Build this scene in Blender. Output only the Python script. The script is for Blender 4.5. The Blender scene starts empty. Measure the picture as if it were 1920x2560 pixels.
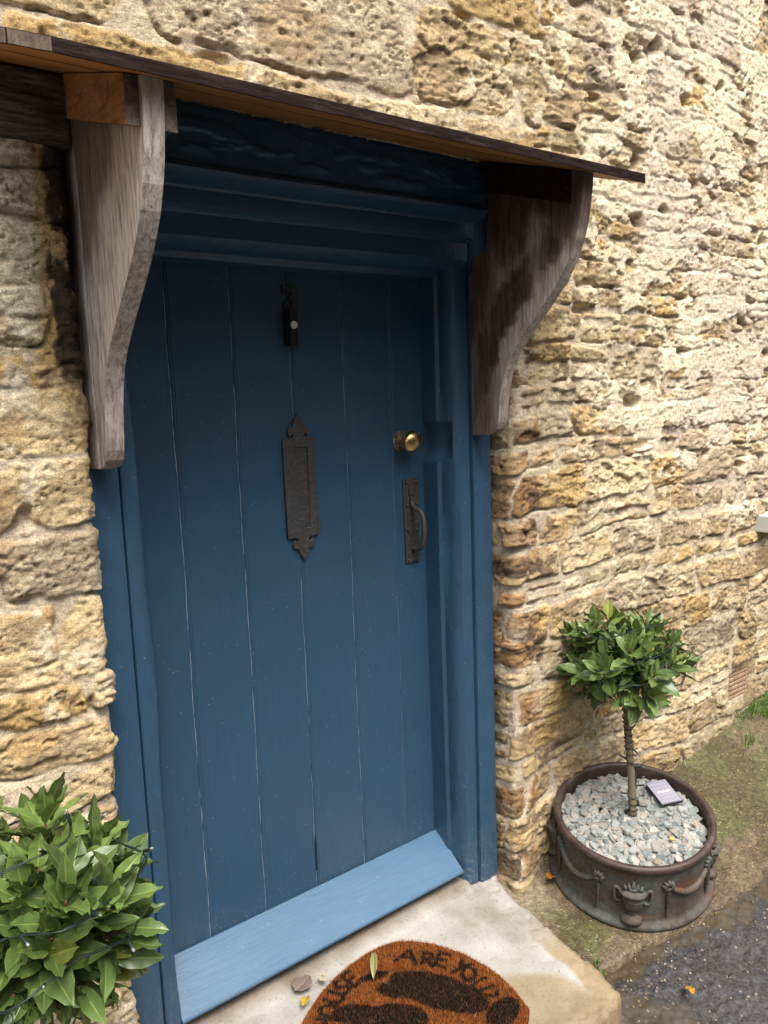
import bpy, bmesh, math, random
import numpy as np
from mathutils import Vector, Matrix

random.seed(7)
rad = math.radians
SC = bpy.context.scene
COL = SC.collection

# ------------------------------------------------------------------ camera
cam_d = bpy.data.cameras.new("camera")
cam = bpy.data.objects.new("camera", cam_d)
COL.objects.link(cam)
R_ = Vector((0.78045344, -0.62418507, -0.03585282))
U_ = Vector((0.11849354, 0.09136631, 0.98874237))
F_ = Vector((0.61388248, 0.77591572, -0.14526905))
m3 = Matrix((R_, U_, -F_)).transposed()
cam.matrix_world = Matrix.Translation((0.0, -1.75, 1.465)) @ m3.to_4x4()
cam_d.sensor_fit = 'VERTICAL'
cam_d.sensor_height = 24.0
cam_d.lens = 24.0 * 2042.117 / 2560.0
cam_d.clip_start = 0.02
cam_d.clip_end = 500.0
SC.camera = cam

# ------------------------------------------------------------------ sky and sun (overcast)
SUN_EL, SUN_AZ = 60.0, 196.0          # azimuth measured clockwise from +Y
w = bpy.data.worlds.new("World")
SC.world = w
w.use_nodes = True
nt = w.node_tree
bg = nt.nodes["Background"]
sky = nt.nodes.new("ShaderNodeTexSky")
sky.sky_type = 'NISHITA'
sky.sun_disc = False
sky.sun_elevation = rad(SUN_EL)
sky.sun_rotation = rad(SUN_AZ)
sky.dust_density = 4.0
hs = nt.nodes.new("ShaderNodeHueSaturation")
hs.inputs["Saturation"].default_value = 0.25
nt.links.new(sky.outputs[0], hs.inputs["Color"])
tc = nt.nodes.new("ShaderNodeTexCoord")
sx = nt.nodes.new("ShaderNodeSeparateXYZ")
nt.links.new(tc.outputs["Generated"], sx.inputs[0])
mr = nt.nodes.new("ShaderNodeMapRange")
mr.inputs["From Min"].default_value = 0.0
mr.inputs["From Max"].default_value = 1.0
mr.inputs["To Min"].default_value = 0.30
mr.inputs["To Max"].default_value = 1.9
nt.links.new(sx.outputs[2], mr.inputs["Value"])
mu = nt.nodes.new("ShaderNodeVectorMath")
mu.operation = 'SCALE'
nt.links.new(hs.outputs[0], mu.inputs[0])
nt.links.new(mr.outputs[0], mu.inputs["Scale"])
nt.links.new(mu.outputs[0], bg.inputs["Color"])
bg.inputs["Strength"].default_value = 0.15
sl = bpy.data.lights.new("sun", 'SUN')
sl.energy = 1.5
sl.angle = rad(28)
sl.color = (1.0, 0.95, 0.88)
sun = bpy.data.objects.new("sun", sl)
COL.objects.link(sun)
sd = Vector((math.sin(rad(SUN_AZ)) * math.cos(rad(SUN_EL)), math.cos(rad(SUN_AZ)) * math.cos(rad(SUN_EL)), math.sin(rad(SUN_EL))))
sun.rotation_euler = sd.to_track_quat('Z', 'Y').to_euler()
SC.view_settings.view_transform = 'Standard'
SC.view_settings.look = 'None'
SC.view_settings.gamma = 1.0
SC.view_settings.exposure = 0.86
SC.cycles.use_denoising = True
SC.cycles.max_bounces = 8


# ------------------------------------------------------------------ node helper
class NT:
    def __init__(self, name, rough=0.6, spec=0.5, metal=0.0):
        self.m = bpy.data.materials.new(name)
        self.m.use_nodes = True
        self.t = self.m.node_tree
        self.b = self.t.nodes["Principled BSDF"]
        self.b.inputs["Roughness"].default_value = rough
        self.b.inputs["Specular IOR Level"].default_value = spec
        self.b.inputs["Metallic"].default_value = metal
        self._co = None

    def n(self, t):
        return self.t.nodes.new(t)

    def l(self, a, b):
        if hasattr(a, 'links') or isinstance(a, bpy.types.NodeSocket):
            self.t.links.new(a, b)
        else:
            b.default_value = a

    def co(self, scale=(1, 1, 1), rot=(0, 0, 0)):
        if self._co is None:
            self._co = self.n("ShaderNodeTexCoord").outputs["Object"]
        mp = self.n("ShaderNodeMapping")
        mp.inputs["Scale"].default_value = scale
        mp.inputs["Rotation"].default_value = rot
        self.l(self._co, mp.inputs["Vector"])
        return mp.outputs[0]

    def noise(self, scale=5, detail=4, rough=0.55, s3=(1, 1, 1), dist=0.0, rot=(0, 0, 0)):
        x = self.n("ShaderNodeTexNoise")
        x.inputs["Scale"].default_value = scale
        x.inputs["Detail"].default_value = detail
        x.inputs["Roughness"].default_value = rough
        x.inputs["Distortion"].default_value = dist
        self.l(self.co(s3, rot), x.inputs["Vector"])
        return x.outputs[0]

    def voro(self, scale=5, s3=(1, 1, 1), feature='F1'):
        x = self.n("ShaderNodeTexVoronoi")
        x.feature = feature
        x.inputs["Scale"].default_value = scale
        self.l(self.co(s3), x.inputs["Vector"])
        return x

    def ramp(self, f, stops, interp='LINEAR'):
        r = self.n("ShaderNodeValToRGB")
        r.color_ramp.interpolation = interp
        e = r.color_ramp.elements
        while len(e) < len(stops):
            e.new(0.5)
        for i, (p, c) in enumerate(stops):
            e[i].position = p
            if isinstance(c, (int, float)):
                c = (c, c, c)
            e[i].color = (c[0], c[1], c[2], 1)
        self.l(f, r.inputs[0])
        return r.outputs[0]

    def mix(self, f, a, b, mode='MIX'):
        x = self.n("ShaderNodeMix")
        x.data_type = 'RGBA'
        x.blend_type = mode
        self.l(f, x.inputs[0])
        for v, s in ((a, x.inputs[6]), (b, x.inputs[7])):
            if isinstance(v, tuple):
                v = (v[0], v[1], v[2], 1)
            self.l(v, s)
        return x.outputs[2]

    def math(self, op, a, b=0.0, clamp=False):
        x = self.n("ShaderNodeMath")
        x.operation = op
        x.use_clamp = clamp
        self.l(a, x.inputs[0])
        self.l(b, x.inputs[1])
        return x.outputs[0]

    def attr(self, name, fac=False):
        x = self.n("ShaderNodeAttribute")
        x.attribute_name = name
        return x.outputs["Fac" if fac else "Color"]

    def sep(self):
        x = self.n("ShaderNodeSeparateXYZ")
        self.l(self.co(), x.inputs[0])
        return x.outputs

    def bump(self, h, strength=0.3, dist=0.002, prev=None):
        x = self.n("ShaderNodeBump")
        x.inputs["Strength"].default_value = strength
        x.inputs["Distance"].default_value = dist
        self.l(h, x.inputs["Height"])
        if prev is not None:
            self.l(prev, x.inputs["Normal"])
        return x.outputs[0]

    def done(self, color=None, rough=None, normal=None):
        if color is not None:
            if isinstance(color, tuple):
                color = (color[0], color[1], color[2], 1)
            self.l(color, self.b.inputs["Base Color"])
        if rough is not None:
            self.l(rough, self.b.inputs["Roughness"])
        if normal is not None:
            self.l(normal, self.b.inputs["Normal"])
        return self.m


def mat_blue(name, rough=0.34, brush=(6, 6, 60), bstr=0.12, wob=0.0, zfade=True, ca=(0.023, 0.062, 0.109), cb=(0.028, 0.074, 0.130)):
    n = NT(name, rough, 0.5)
    base = n.mix(n.noise(3.5, 4), ca, cb)
    base = n.mix(0.32, base, n.mix(1.0, base, n.ramp(n.noise(14, 6, 0.7, brush), [(0.3, 0.7), (0.7, 1.3)]), 'MULTIPLY'))
    v = n.voro(95)
    s1 = n.math('LESS_THAN', v.outputs["Distance"], 0.13)
    sepc = n.n("ShaderNodeSeparateColor")
    n.l(v.outputs["Color"], sepc.inputs[0])
    z = n.sep()[2]
    thr = n.math('ADD', n.math('MULTIPLY', z, 0.05), 0.875) if zfade else 0.93
    s2 = n.math('GREATER_THAN', sepc.outputs[0], thr)
    speck = n.math('MULTIPLY', n.math('MULTIPLY', s1, s2), 0.42)
    base = n.mix(speck, base, (0.45, 0.50, 0.52))
    # splashed dust near the ground
    dust = n.math('MULTIPLY', n.ramp(n.noise(90, 6, 0.75), [(0.50, 0), (0.70, 1)]), n.ramp(z, [(0.0, 0.55), (0.20, 0.0)]) if zfade else 0.03)
    base = n.mix(dust, base, (0.30, 0.27, 0.20))
    cr = n.attr("crack", True)
    crn = n.ramp(n.noise(26, 6, 0.75, (2, 2, 0.5)), [(0.44, 0), (0.52, 1)])
    crf = n.math('MULTIPLY', cr, crn, True)
    base = n.mix(crf, base, (0.50, 0.55, 0.58))
    nb = n.bump(n.noise(18, 5, 0.6, brush), bstr, 0.0012)
    nb = n.bump(n.noise(160, 2, 0.5), 0.06, 0.0006, nb)
    if wob:
        nb = n.bump(n.noise(11, 3, 0.6, (2, 2, 1.3)), wob, 0.012, nb)
    rg = n.ramp(n.noise(9, 4), [(0.3, rough - 0.05), (0.75, rough + 0.10)])
    return n.done(base, rg, nb)


def mat_wood(name, dark, mid, light, grain=(9, 9, 1.0), rough=0.8, gscale=14, bstr=0.5, stain=None, spec=0.25, crackw=0.5):
    n = NT(name, rough, spec)
    g = n.noise(gscale, 7, 0.68, grain, 0.7)
    fine = n.noise(gscale * 4, 4, 0.7, grain, 0.2)
    c = n.ramp(g, [(0.30, dark), (0.5, mid), (0.72, light)])
    lines = n.ramp(fine, [(0.36, 0.28), (0.46, 1.0)])
    crk = n.ramp(n.noise(gscale * 1.6, 5, 0.6, (grain[0] * 1.6, grain[1] * 1.6, grain[2] * 0.45), 0.15), [(0.365, 0.16), (0.385, 1.0)])
    c = n.mix(crackw, c, n.mix(1.0, c, crk, 'MULTIPLY'))
    c = n.mix(crackw, c, n.mix(1.0, c, lines, 'MULTIPLY'))
    if stain:
        big = n.ramp(n.noise(stain[1], 4, 0.6, stain[2]), [(stain[3], 0), (stain[3] + 0.12, 1)])
        c = n.mix(n.math('MULTIPLY', big, stain[4]), c, stain[0])
    st = n.attr("stain", True)  # weather stain, plus the canopy shade painted on the right bracket
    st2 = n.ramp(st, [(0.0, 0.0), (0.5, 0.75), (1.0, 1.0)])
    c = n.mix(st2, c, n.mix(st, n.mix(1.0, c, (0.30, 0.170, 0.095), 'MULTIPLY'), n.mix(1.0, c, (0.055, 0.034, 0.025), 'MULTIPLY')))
    h = n.math('ADD', n.math('MULTIPLY', g, 0.5), fine)
    return n.done(c, None, n.bump(h, bstr, 0.003))


# ------------------------------------------------------------------ mesh helpers
ORG = {}


def link(name, me, mat, parent=None):
    o = bpy.data.objects.new(name, me)
    COL.objects.link(o)
    if mat is not None:
        for mm in (mat if isinstance(mat, (list, tuple)) else [mat]):
            me.materials.append(mm)
    if parent is not None:
        o.parent = parent
    return o


def root_org(p):
    while p is not None:
        if p.name in ORG:
            return ORG[p.name]
        p = p.parent
    return Vector((0, 0, 0))


def raw(name, V, Fc, mat, parent=None, smooth=False, attrs=None, midx=None):
    og = root_org(parent)
    me = bpy.data.meshes.new(name)
    me.from_pydata([(v[0] - og[0], v[1] - og[1], v[2] - og[2]) for v in V], [], Fc)
    if attrs:
        for k, vals in attrs.items():
            if isinstance(vals[0], (int, float)):
                a = me.attributes.new(k, 'FLOAT', 'POINT')
                a.data.foreach_set("value", np.asarray(vals, dtype=np.float32))
            else:
                a = me.attributes.new(k, 'FLOAT_COLOR', 'POINT')
                arr = np.ones((len(vals), 4), np.float32)
                arr[:, :3] = np.asarray(vals, dtype=np.float32)[:, :3]
                a.data.foreach_set("color", arr.ravel())
    if midx:
        me.polygons.foreach_set("material_index", midx)
    if smooth:
        me.polygons.foreach_set("use_smooth", [True] * len(me.polygons))
    me.update()
    return link(name, me, mat, parent)


def frombm(name, bm, mat, parent=None, smooth=False):
    og = root_org(parent)
    bmesh.ops.translate(bm, verts=bm.verts, vec=-Vector(og))
    bmesh.ops.recalc_face_normals(bm, faces=bm.faces)
    me = bpy.data.meshes.new(name)
    bm.to_mesh(me)
    bm.free()
    if smooth:
        me.polygons.foreach_set("use_smooth", [True] * len(me.polygons))
    return link(name, me, mat, parent)


def bm_box(bm, x0, x1, y0, y1, z0, z1, bev=0.0):
    r = bmesh.ops.create_cube(bm, size=1.0)
    vs = r['verts']
    for v in vs:
        v.co = Vector(((x0 + x1) / 2 + v.co.x * (x1 - x0), (y0 + y1) / 2 + v.co.y * (y1 - y0), (z0 + z1) / 2 + v.co.z * (z1 - z0)))
    if bev > 0:
        es = list({e for v in vs for e in v.link_edges})
        bmesh.ops.bevel(bm, geom=es, offset=bev, segments=2, affect='EDGES', profile=0.5)


def box(name, x0, x1, y0, y1, z0, z1, mat, parent=None, bev=0.002):
    bm = bmesh.new()
    bm_box(bm, x0, x1, y0, y1, z0, z1, bev)
    return frombm(name, bm, mat, parent)


def prism(name, poly, axis, a0, a1, mat, parent=None, bev=0.0, smooth=False):
    """poly: 2-D points; axis 'x' -> (y,z) extruded along x, 'y' -> (x,z), 'z' -> (x,y)."""
    bm = bmesh.new()

    def p3(p, a):
        return {'x': (a, p[0], p[1]), 'y': (p[0], a, p[1]), 'z': (p[0], p[1], a)}[axis]
    v0 = [bm.verts.new(p3(p, a0)) for p in poly]
    v1 = [bm.verts.new(p3(p, a1)) for p in poly]
    bm.faces.new(v0)
    bm.faces.new(v1[::-1])
    for i in range(len(poly)):
        j = (i + 1) % len(poly)
        bm.faces.new((v0[i], v1[i], v1[j], v0[j]))
    bmesh.ops.recalc_face_normals(bm, faces=bm.faces)
    if bev > 0:
        bmesh.ops.bevel(bm, geom=list(bm.edges), offset=bev, segments=2, affect='EDGES', profile=0.5)
    return frombm(name, bm, mat, parent, smooth)


def tube_geo(P, rr, n=8, V=None, Fc=None, cap=True):
    V = [] if V is None else V
    Fc = [] if Fc is None else Fc
    P = [Vector(p) for p in P]
    if not hasattr(rr, '__len__'):
        rr = [rr] * len(P)
    base = len(V)
    t0 = (P[1] - P[0]).normalized()
    ref = Vector((0, 0, 1)) if abs(t0.z) < 0.9 else Vector((1, 0, 0))
    u = t0.cross(ref).normalized()
    for i, p in enumerate(P):
        t = (P[min(i + 1, len(P) - 1)] - P[max(i - 1, 0)]).normalized()
        u = (u - t * u.dot(t))
        if u.length < 1e-6:
            u = t.orthogonal()
        u.normalize()
        v = t.cross(u)
        for k in range(n):
            a = 2 * math.pi * k / n
            V.append(tuple(p + (u * math.cos(a) + v * math.sin(a)) * rr[i]))
    for i in range(len(P) - 1):
        for k in range(n):
            a = base + i * n + k
            b = base + i * n + (k + 1) % n
            Fc.append((a, b, b + n, a + n))
    if cap:
        Fc.append(tuple(base + k for k in range(n))[::-1])
        e = base + (len(P) - 1) * n
        Fc.append(tuple(e + k for k in range(n)))
    return V, Fc


def tube(name, P, rr, mat, parent=None, n=8):
    V, Fc = tube_geo(P, rr, n)
    return raw(name, V, Fc, mat, parent, True)


def lathe_geo(prof, seg=48, ang0=0.0, ang1=2 * math.pi, closed=True):
    V, Fc = [], []
    m = seg if closed else seg + 1
    for (r, z) in prof:
        for k in range(m):
            a = ang0 + (ang1 - ang0) * k / seg
            V.append((r * math.cos(a), r * math.sin(a), z))
    for i in range(len(prof) - 1):
        for k in range(seg):
            a = i * m + k
            b = i * m + (k + 1) % m
            Fc.append((a, b, b + m, a + m))
    return V, Fc


def spline(P, sub=6):
    """Catmull-Rom through points."""
    P = [Vector(p) for p in P]
    out = []
    for i in range(len(P) - 1):
        p0, p1, p2, p3 = P[max(i - 1, 0)], P[i], P[i + 1], P[min(i + 2, len(P) - 1)]
        for s in range(sub):
            t = s / sub
            out.append(0.5 * ((2 * p1) + (p2 - p0) * t + (2 * p0 - 5 * p1 + 4 * p2 - p3) * t * t + (-p0 + 3 * p1 - 3 * p2 + p3) * t ** 3))
    out.append(P[-1])
    return out


def curve_plate(name, outlines, y, depth, mat, parent, bev=0.0008):
    """flat plate with holes in the door plane: outlines of (x,z); front at y-depth."""
    cu = bpy.data.curves.new(name + "_outline", 'CURVE')
    cu.dimensions = '2D'
    cu.fill_mode = 'BOTH'
    cu.extrude = depth / 2 - bev
    cu.bevel_depth = bev
    cu.bevel_resolution = 1
    for ol in outlines:
        s = cu.splines.new('POLY')
        s.points.add(len(ol) - 1)
        for i, p in enumerate(ol):
            s.points[i].co = (p[0], p[1], 0, 1)
        s.use_cyclic_u = True
    tmp = bpy.data.objects.new(name + "_tmp", cu)
    COL.objects.link(tmp)
    dg = bpy.context.evaluated_depsgraph_get()
    me = bpy.data.meshes.new_from_object(tmp.evaluated_get(dg))
    bpy.data.objects.remove(tmp)
    bpy.data.curves.remove(cu)
    og = root_org(parent)
    for v in me.vertices:
        x, z, d = v.co
        v.co = (x - og[0], y - depth / 2 - d - og[1], z - og[2])
    me.flip_normals() if hasattr(me, 'flip_normals') else None
    me.materials.clear()
    return link(name, me, mat, parent)


def thing(name, label, cat, loc=(0, 0, 0), group=None):
    o = bpy.data.objects.new(name, None)
    o.empty_display_size = 0.1
    COL.objects.link(o)
    o.location = loc
    ORG[o.name] = Vector(loc)
    tag(o, label, cat, group)
    return o


def tag(o, label=None, cat=None, group=None, kind=None):
    if label:
        o["label"] = label
    if cat:
        o["category"] = cat
    if group:
        o["group"] = group
    if kind:
        o["kind"] = kind
    return o


# ------------------------------------------------------------------ numpy noise
def h2(ix, iy, seed):
    a = (ix.astype(np.int64) * 374761393 + iy.astype(np.int64) * 668265263 + int(seed) * 974634773) & 0xffffffff
    a = ((a ^ (a >> 13)) * 1274126177) & 0xffffffff
    a = ((a ^ (a >> 16)) * 2246822519) & 0xffffffff
    return ((a ^ (a >> 15)) & 0xffffff) / float(0xffffff)


def vn(x, y, seed=0):
    ix, iy = np.floor(x), np.floor(y)
    fx, fy = x - ix, y - iy
    fx = fx * fx * fx * (fx * (fx * 6 - 15) + 10)
    fy = fy * fy * fy * (fy * (fy * 6 - 15) + 10)
    ix = ix.astype(np.int64)
    iy = iy.astype(np.int64)
    a, b = h2(ix, iy, seed), h2(ix + 1, iy, seed)
    c, d = h2(ix, iy + 1, seed), h2(ix + 1, iy + 1, seed)
    return (a + (b - a) * fx) * (1 - fy) + (c + (d - c) * fx) * fy


def fbm(x, y, seed=0, o=4, g=0.5):
    s, a, t = 0, 1.0, 0
    for i in range(o):
        ca, sa = math.cos(0.5 * i), math.sin(0.5 * i)
        s = s + a * vn((x * ca - y * sa) * 2.03 ** i, (x * sa + y * ca) * 2.03 ** i, seed + 17 * i)
        t += a
        a *= g
    return s / t


def sst(a, b, x):
    t = np.clip((x - a) / (b - a), 0, 1)
    return t * t * (3 - 2 * t)


def facets(x, y, seed):
    """broken-rock facets: every cell is a small tilted plane."""
    ix, iy = np.floor(x).astype(np.int64), np.floor(y).astype(np.int64)
    best = np.full(x.shape, 9.0)
    out = np.zeros(x.shape)
    for dx in (-1, 0, 1):
        for dy in (-1, 0, 1):
            jx, jy = ix + dx, iy + dy
            ux = x - (jx + h2(jx, jy, seed))
            uy = y - (jy + h2(jx, jy, seed + 1))
            d = np.abs(ux) + np.abs(uy) * 0.8 + 0.3 * np.hypot(ux, uy)
            v = (h2(jx, jy, seed + 2) - 0.5) + (h2(jx, jy, seed + 3) - 0.5) * 1.3 * ux + (h2(jx, jy, seed + 4) - 0.62) * 1.3 * uy
            m = d < best
            best = np.where(m, d, best)
            out = np.where(m, v, out)
    return out


def worley(x, y, seed):
    ix, iy = np.floor(x).astype(np.int64), np.floor(y).astype(np.int64)
    best = np.full(x.shape, 9.0)
    bid = np.zeros(x.shape)
    for dx in (-1, 0, 1):
        for dy in (-1, 0, 1):
            jx, jy = ix + dx, iy + dy
            px = jx + 0.15 + 0.7 * h2(jx, jy, seed)
            py = jy + 0.15 + 0.7 * h2(jx, jy, seed + 1)
            d = np.hypot(x - px, y - py)
            m = d < best
            best = np.where(m, d, best)
            bid = np.where(m, h2(jx, jy, seed + 2), bid)
    return best, bid


# ------------------------------------------------------------------ materials
M = {}
M['blue'] = mat_blue("blue_door_paint", 0.36, (7, 7, 0.8), 0.10)
M['bluef'] = mat_blue("blue_frame_paint", 0.38, (5, 5, 1.2), 0.12, 0.35)
M['bluesill'] = mat_blue("blue_weatherboard_skylit", 0.36, (0.8, 9, 9), 1.0, 0.0, False, (0.042, 0.104, 0.178), (0.075, 0.148, 0.228))  # door blue paled: faded paint plus sky light put into the colour
M['bracket'] = mat_wood("weathered_oak", (0.19, 0.145, 0.115), (0.50, 0.425, 0.37), (0.74, 0.665, 0.61), (9, 9, 0.9), 0.82, 12, 0.6,
                        ((0.105, 0.062, 0.038), 3.2, (1, 2.0, 0.8), 0.54, 0.5))
M['cleat'] = mat_wood("brown_cut_oak", (0.13, 0.055, 0.020), (0.27, 0.125, 0.05), (0.38, 0.20, 0.09), (4, 1.2, 5), 0.6, 9, 0.25)
M['cleatend'] = mat_wood("grey_cut_oak", (0.07, 0.05, 0.04), (0.15, 0.11, 0.09), (0.25, 0.2, 0.17), (4, 4, 5), 0.8, 12, 0.4)
M['soffit'] = mat_wood("orange_pine_board", (0.20, 0.085, 0.028), (0.36, 0.165, 0.055), (0.46, 0.24, 0.09), (1.0, 9, 9), 0.55, 6, 0.15)
M['fascia'] = mat_wood("dark_brown_stained_board", (0.010, 0.005, 0.004), (0.022, 0.011, 0.009), (0.060, 0.038, 0.033), (1.5, 14, 14), 0.75, 9, 0.35, None, 0.08)
M['lintel'] = mat_wood("old_grey_timber", (0.035, 0.026, 0.020), (0.13, 0.10, 0.08), (0.30, 0.25, 0.21), (1.3, 12, 12), 0.9, 9, 1.0)

n = NT("hammered_black_iron", 0.5, 0.45)
M['iron'] = n.done(n.mix(n.noise(60, 4), (0.030, 0.026, 0.025), (0.062, 0.055, 0.052)), None, n.bump(n.noise(95, 4, 0.65), 1.0, 0.0050))
n = NT("black_plastic", 0.28, 0.5)
M['plastic'] = n.done(n.mix(n.noise(20, 2), (0.008, 0.008, 0.009), (0.012, 0.012, 0.013)))
n = NT("white_button", 0.4, 0.5)
M['button'] = n.done(n.mix(n.noise(30, 2), (0.72, 0.68, 0.62), (0.78, 0.74, 0.68)))
n = NT("worn_brass", 0.30, 0.5, 1.0)
M['brass'] = n.done(n.mix(n.noise(25, 4), (0.62, 0.40, 0.15), (0.78, 0.55, 0.25)), n.ramp(n.noise(40, 3), [(0.3, 0.22), (0.7, 0.42)]))
n = NT("tarnished_rose", 0.6, 0.4, 0.5)
M['rose'] = n.done(n.ramp(n.noise(90, 4, 0.7), [(0.35, (0.05, 0.025, 0.015)), (0.5, (0.20, 0.15, 0.11)), (0.68, (0.34, 0.27, 0.20))]), None, n.bump(n.noise(120, 3), 0.5, 0.002))

n = NT("rubble_stone", 0.9, 0.15)
c = n.attr("col")
mul = n.ramp(n.noise(110, 8, 0.75), [(0.30, 0.52), (0.45, 0.94), (0.55, 1.05), (0.72, 1.38)])
c = n.mix(1.0, c, mul, 'MULTIPLY')
dk = n.ramp(n.noise(34, 8, 0.72, (1, 1, 2.4)), [(0.32, (0.36, 0.28, 0.21)), (0.42, (0.86, 0.80, 0.74)), (0.50, (1, 1, 1)), (0.66, (1.22, 1.20, 1.14))])
c = n.mix(0.9, c, n.mix(1.0, c, dk, 'MULTIPLY'))
gr = n.ramp(n.noise(330, 2, 0.6), [(0.33, 0.68), (0.5, 1.0), (0.68, 1.28)])
c = n.mix(0.9, c, n.mix(1.0, c, gr, 'MULTIPLY'))
bh = n.math('ADD', n.noise(85, 8, 0.78, (1, 1, 2.0)), n.math('MULTIPLY', n.noise(280, 4, 0.75), 0.5))
M['stone'] = n.done(c, None, n.bump(bh, 1.0, 0.0055))

n = NT("doorstep_concrete", 0.85, 0.25)
c = n.ramp(n.noise(5, 5, 0.6), [(0.3, (0.225, 0.19, 0.15)), (0.5, (0.335, 0.31, 0.275)), (0.7, (0.41, 0.385, 0.35))])
c = n.mix(1.0, c, n.attr("col"), 'MULTIPLY')
pit = n.ramp(n.noise(120, 4, 0.75), [(0.30, 0.5), (0.42, 1.0), (0.8, 1.1)])
c = n.mix(1.0, c, pit, 'MULTIPLY')
M['step'] = n.done(c, None, n.bump(n.noise(90, 5, 0.7), 0.5, 0.003))

n = NT("mossy_pavement", 0.62, 0.4)
vv = n.voro(150)
c = n.mix(1.0, n.attr("col"), n.ramp(n.noise(60, 6, 0.75), [(0.30, 0.30), (0.5, 1.0), (0.72, 1.9)]), 'MULTIPLY')
sp = n.n("ShaderNodeSeparateColor")
n.l(vv.outputs["Color"], sp.inputs[0])
peb = n.math('MULTIPLY', n.math('GREATER_THAN', sp.outputs[0], 0.93), n.math('LESS_THAN', vv.outputs["Distance"], 0.42))
c = n.mix(n.math('MULTIPLY', peb, 0.40), c, n.mix(sp.outputs[1], (0.42, 0.30, 0.14), (0.50, 0.46, 0.38)))
M['pave'] = n.done(c, n.ramp(n.noise(14, 4), [(0.35, 0.40), (0.65, 0.8)]), n.bump(n.math('ADD', vv.outputs["Distance"], n.noise(90, 4, 0.7)), 0.6, 0.004))

n = NT("wet_asphalt", 0.45, 0.5)
vv = n.voro(190)
sp = n.n("ShaderNodeSeparateColor")
n.l(vv.outputs["Color"], sp.inputs[0])
c = n.mix(sp.outputs[0], (0.012, 0.0115, 0.012), (0.060, 0.055, 0.053))
c = n.mix(n.math('MULTIPLY', n.math('GREATER_THAN', sp.outputs[1], 0.988), 1.0), c, (0.20, 0.16, 0.11))
c = n.mix(n.attr("dirt", True), c, n.mix(n.noise(70, 5, 0.7), (0.020, 0.014, 0.007), (0.095, 0.065, 0.034)))
M['road'] = n.done(c, n.ramp(n.noise(8, 4), [(0.35, 0.28), (0.65, 0.6)]), n.bump(vv.outputs["Distance"], -0.9, 0.006))

n = NT("patinated_cast_iron", 0.62, 0.35, 0.0)
c = n.ramp(n.noise(9, 6, 0.65), [(0.30, (0.055, 0.040, 0.032)), (0.46, (0.085, 0.068, 0.055)), (0.58, (0.085, 0.088, 0.078)), (0.75, (0.125, 0.135, 0.122))])
c = n.mix(n.ramp(n.noise(6, 4, 0.6, (1, 1, 2.5)), [(0.50, 0), (0.68, 0.85)]), c, (0.115, 0.060, 0.032))
c = n.mix(1.0, c, n.ramp(n.noise(70, 5, 0.7), [(0.3, 0.6), (0.7, 1.35)]), 'MULTIPLY')
M['pot'] = n.done(c, None, n.bump(n.noise(60, 5, 0.7), 0.45, 0.003))
n = NT("rusty_rim", 0.5, 0.45, 0.2)
c = n.ramp(n.noise(20, 6, 0.7), [(0.32, (0.036, 0.022, 0.018)), (0.55, (0.070, 0.044, 0.036)), (0.75, (0.15, 0.11, 0.085))])
M['rim'] = n.done(c, None, n.bump(n.noise(70, 5, 0.7), 0.4, 0.003))

n = NT("slate_chips", 0.7, 0.35)
M['slate'] = n.done(n.mix(1.0, n.attr("col"), n.ramp(n.noise(60, 4, 0.7), [(0.3, 0.75), (0.7, 1.15)]), 'MULTIPLY'), None, n.bump(n.noise(90, 3), 0.3, 0.002))
n = NT("dark_soil", 0.95, 0.1)
M['soil'] = n.done(n.mix(n.noise(40, 4), (0.05, 0.045, 0.04), (0.12, 0.115, 0.10)))


def mat_leaf(name):
    n = NT(name, 0.32, 0.5)
    c = n.mix(1.0, n.attr("col"), n.ramp(n.noise(28, 4, 0.6), [(0.3, 0.8), (0.7, 1.15)]), 'MULTIPLY')
    blot = n.ramp(n.noise(75, 4, 0.7), [(0.67, 0), (0.72, 0.75)])
    c = n.mix(blot, c, (0.20, 0.13, 0.045))
    n.b.inputs["Transmission Weight"].default_value = 0.0
    n.b.inputs["Subsurface Weight"].default_value = 0.0
    m = n.done(c, n.ramp(n.noise(20, 3), [(0.3, 0.24), (0.7, 0.42)]), n.bump(n.noise(120, 3, 0.6), 0.15, 0.001))
    tr = n.n("ShaderNodeBsdfTranslucent")
    n.l(c, tr.inputs[0])
    ms = n.n("ShaderNodeMixShader")
    ms.inputs[0].default_value = 0.16
    out = [x for x in n.t.nodes if x.type == 'OUTPUT_MATERIAL'][0]
    n.t.links.new(n.b.outputs[0], ms.inputs[1])
    n.t.links.new(tr.outputs[0], ms.inputs[2])
    n.t.links.new(ms.outputs[0], out.inputs[0])
    return m


M['leaf'] = mat_leaf("bay_leaf")
M['dead'] = mat_leaf("fallen_leaf")
n = NT("red_brown_twig", 0.6, 0.3)
M['twig'] = n.done(n.mix(n.noise(40, 4), (0.12, 0.05, 0.03), (0.20, 0.09, 0.05)))
n = NT("bay_bark", 0.8, 0.2)
M['bark'] = n.done(n.mix(n.noise(30, 5, 0.6, (1, 1, 0.5)), (0.12, 0.09, 0.055), (0.25, 0.20, 0.13)), None, n.bump(n.noise(60, 4), 0.4, 0.002))
n = NT("dark_green_cable", 0.45, 0.4)
M['cable'] = n.done(n.mix(n.noise(30, 2), (0.008, 0.016, 0.013), (0.013, 0.024, 0.019)))
n = NT("clear_bulb", 0.15, 0.5)
n.b.inputs["Transmission Weight"].default_value = 0.5
M['bulb'] = n.done(n.mix(n.noise(30, 2), (0.42, 0.42, 0.40), (0.5, 0.5, 0.48)))
n = NT("solar_cells", 0.12, 0.5)
st = n.ramp(n.math('SINE', n.math('MULTIPLY', n.sep()[1], 420.0)), [(0.90, 0), (0.97, 1)])
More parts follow.
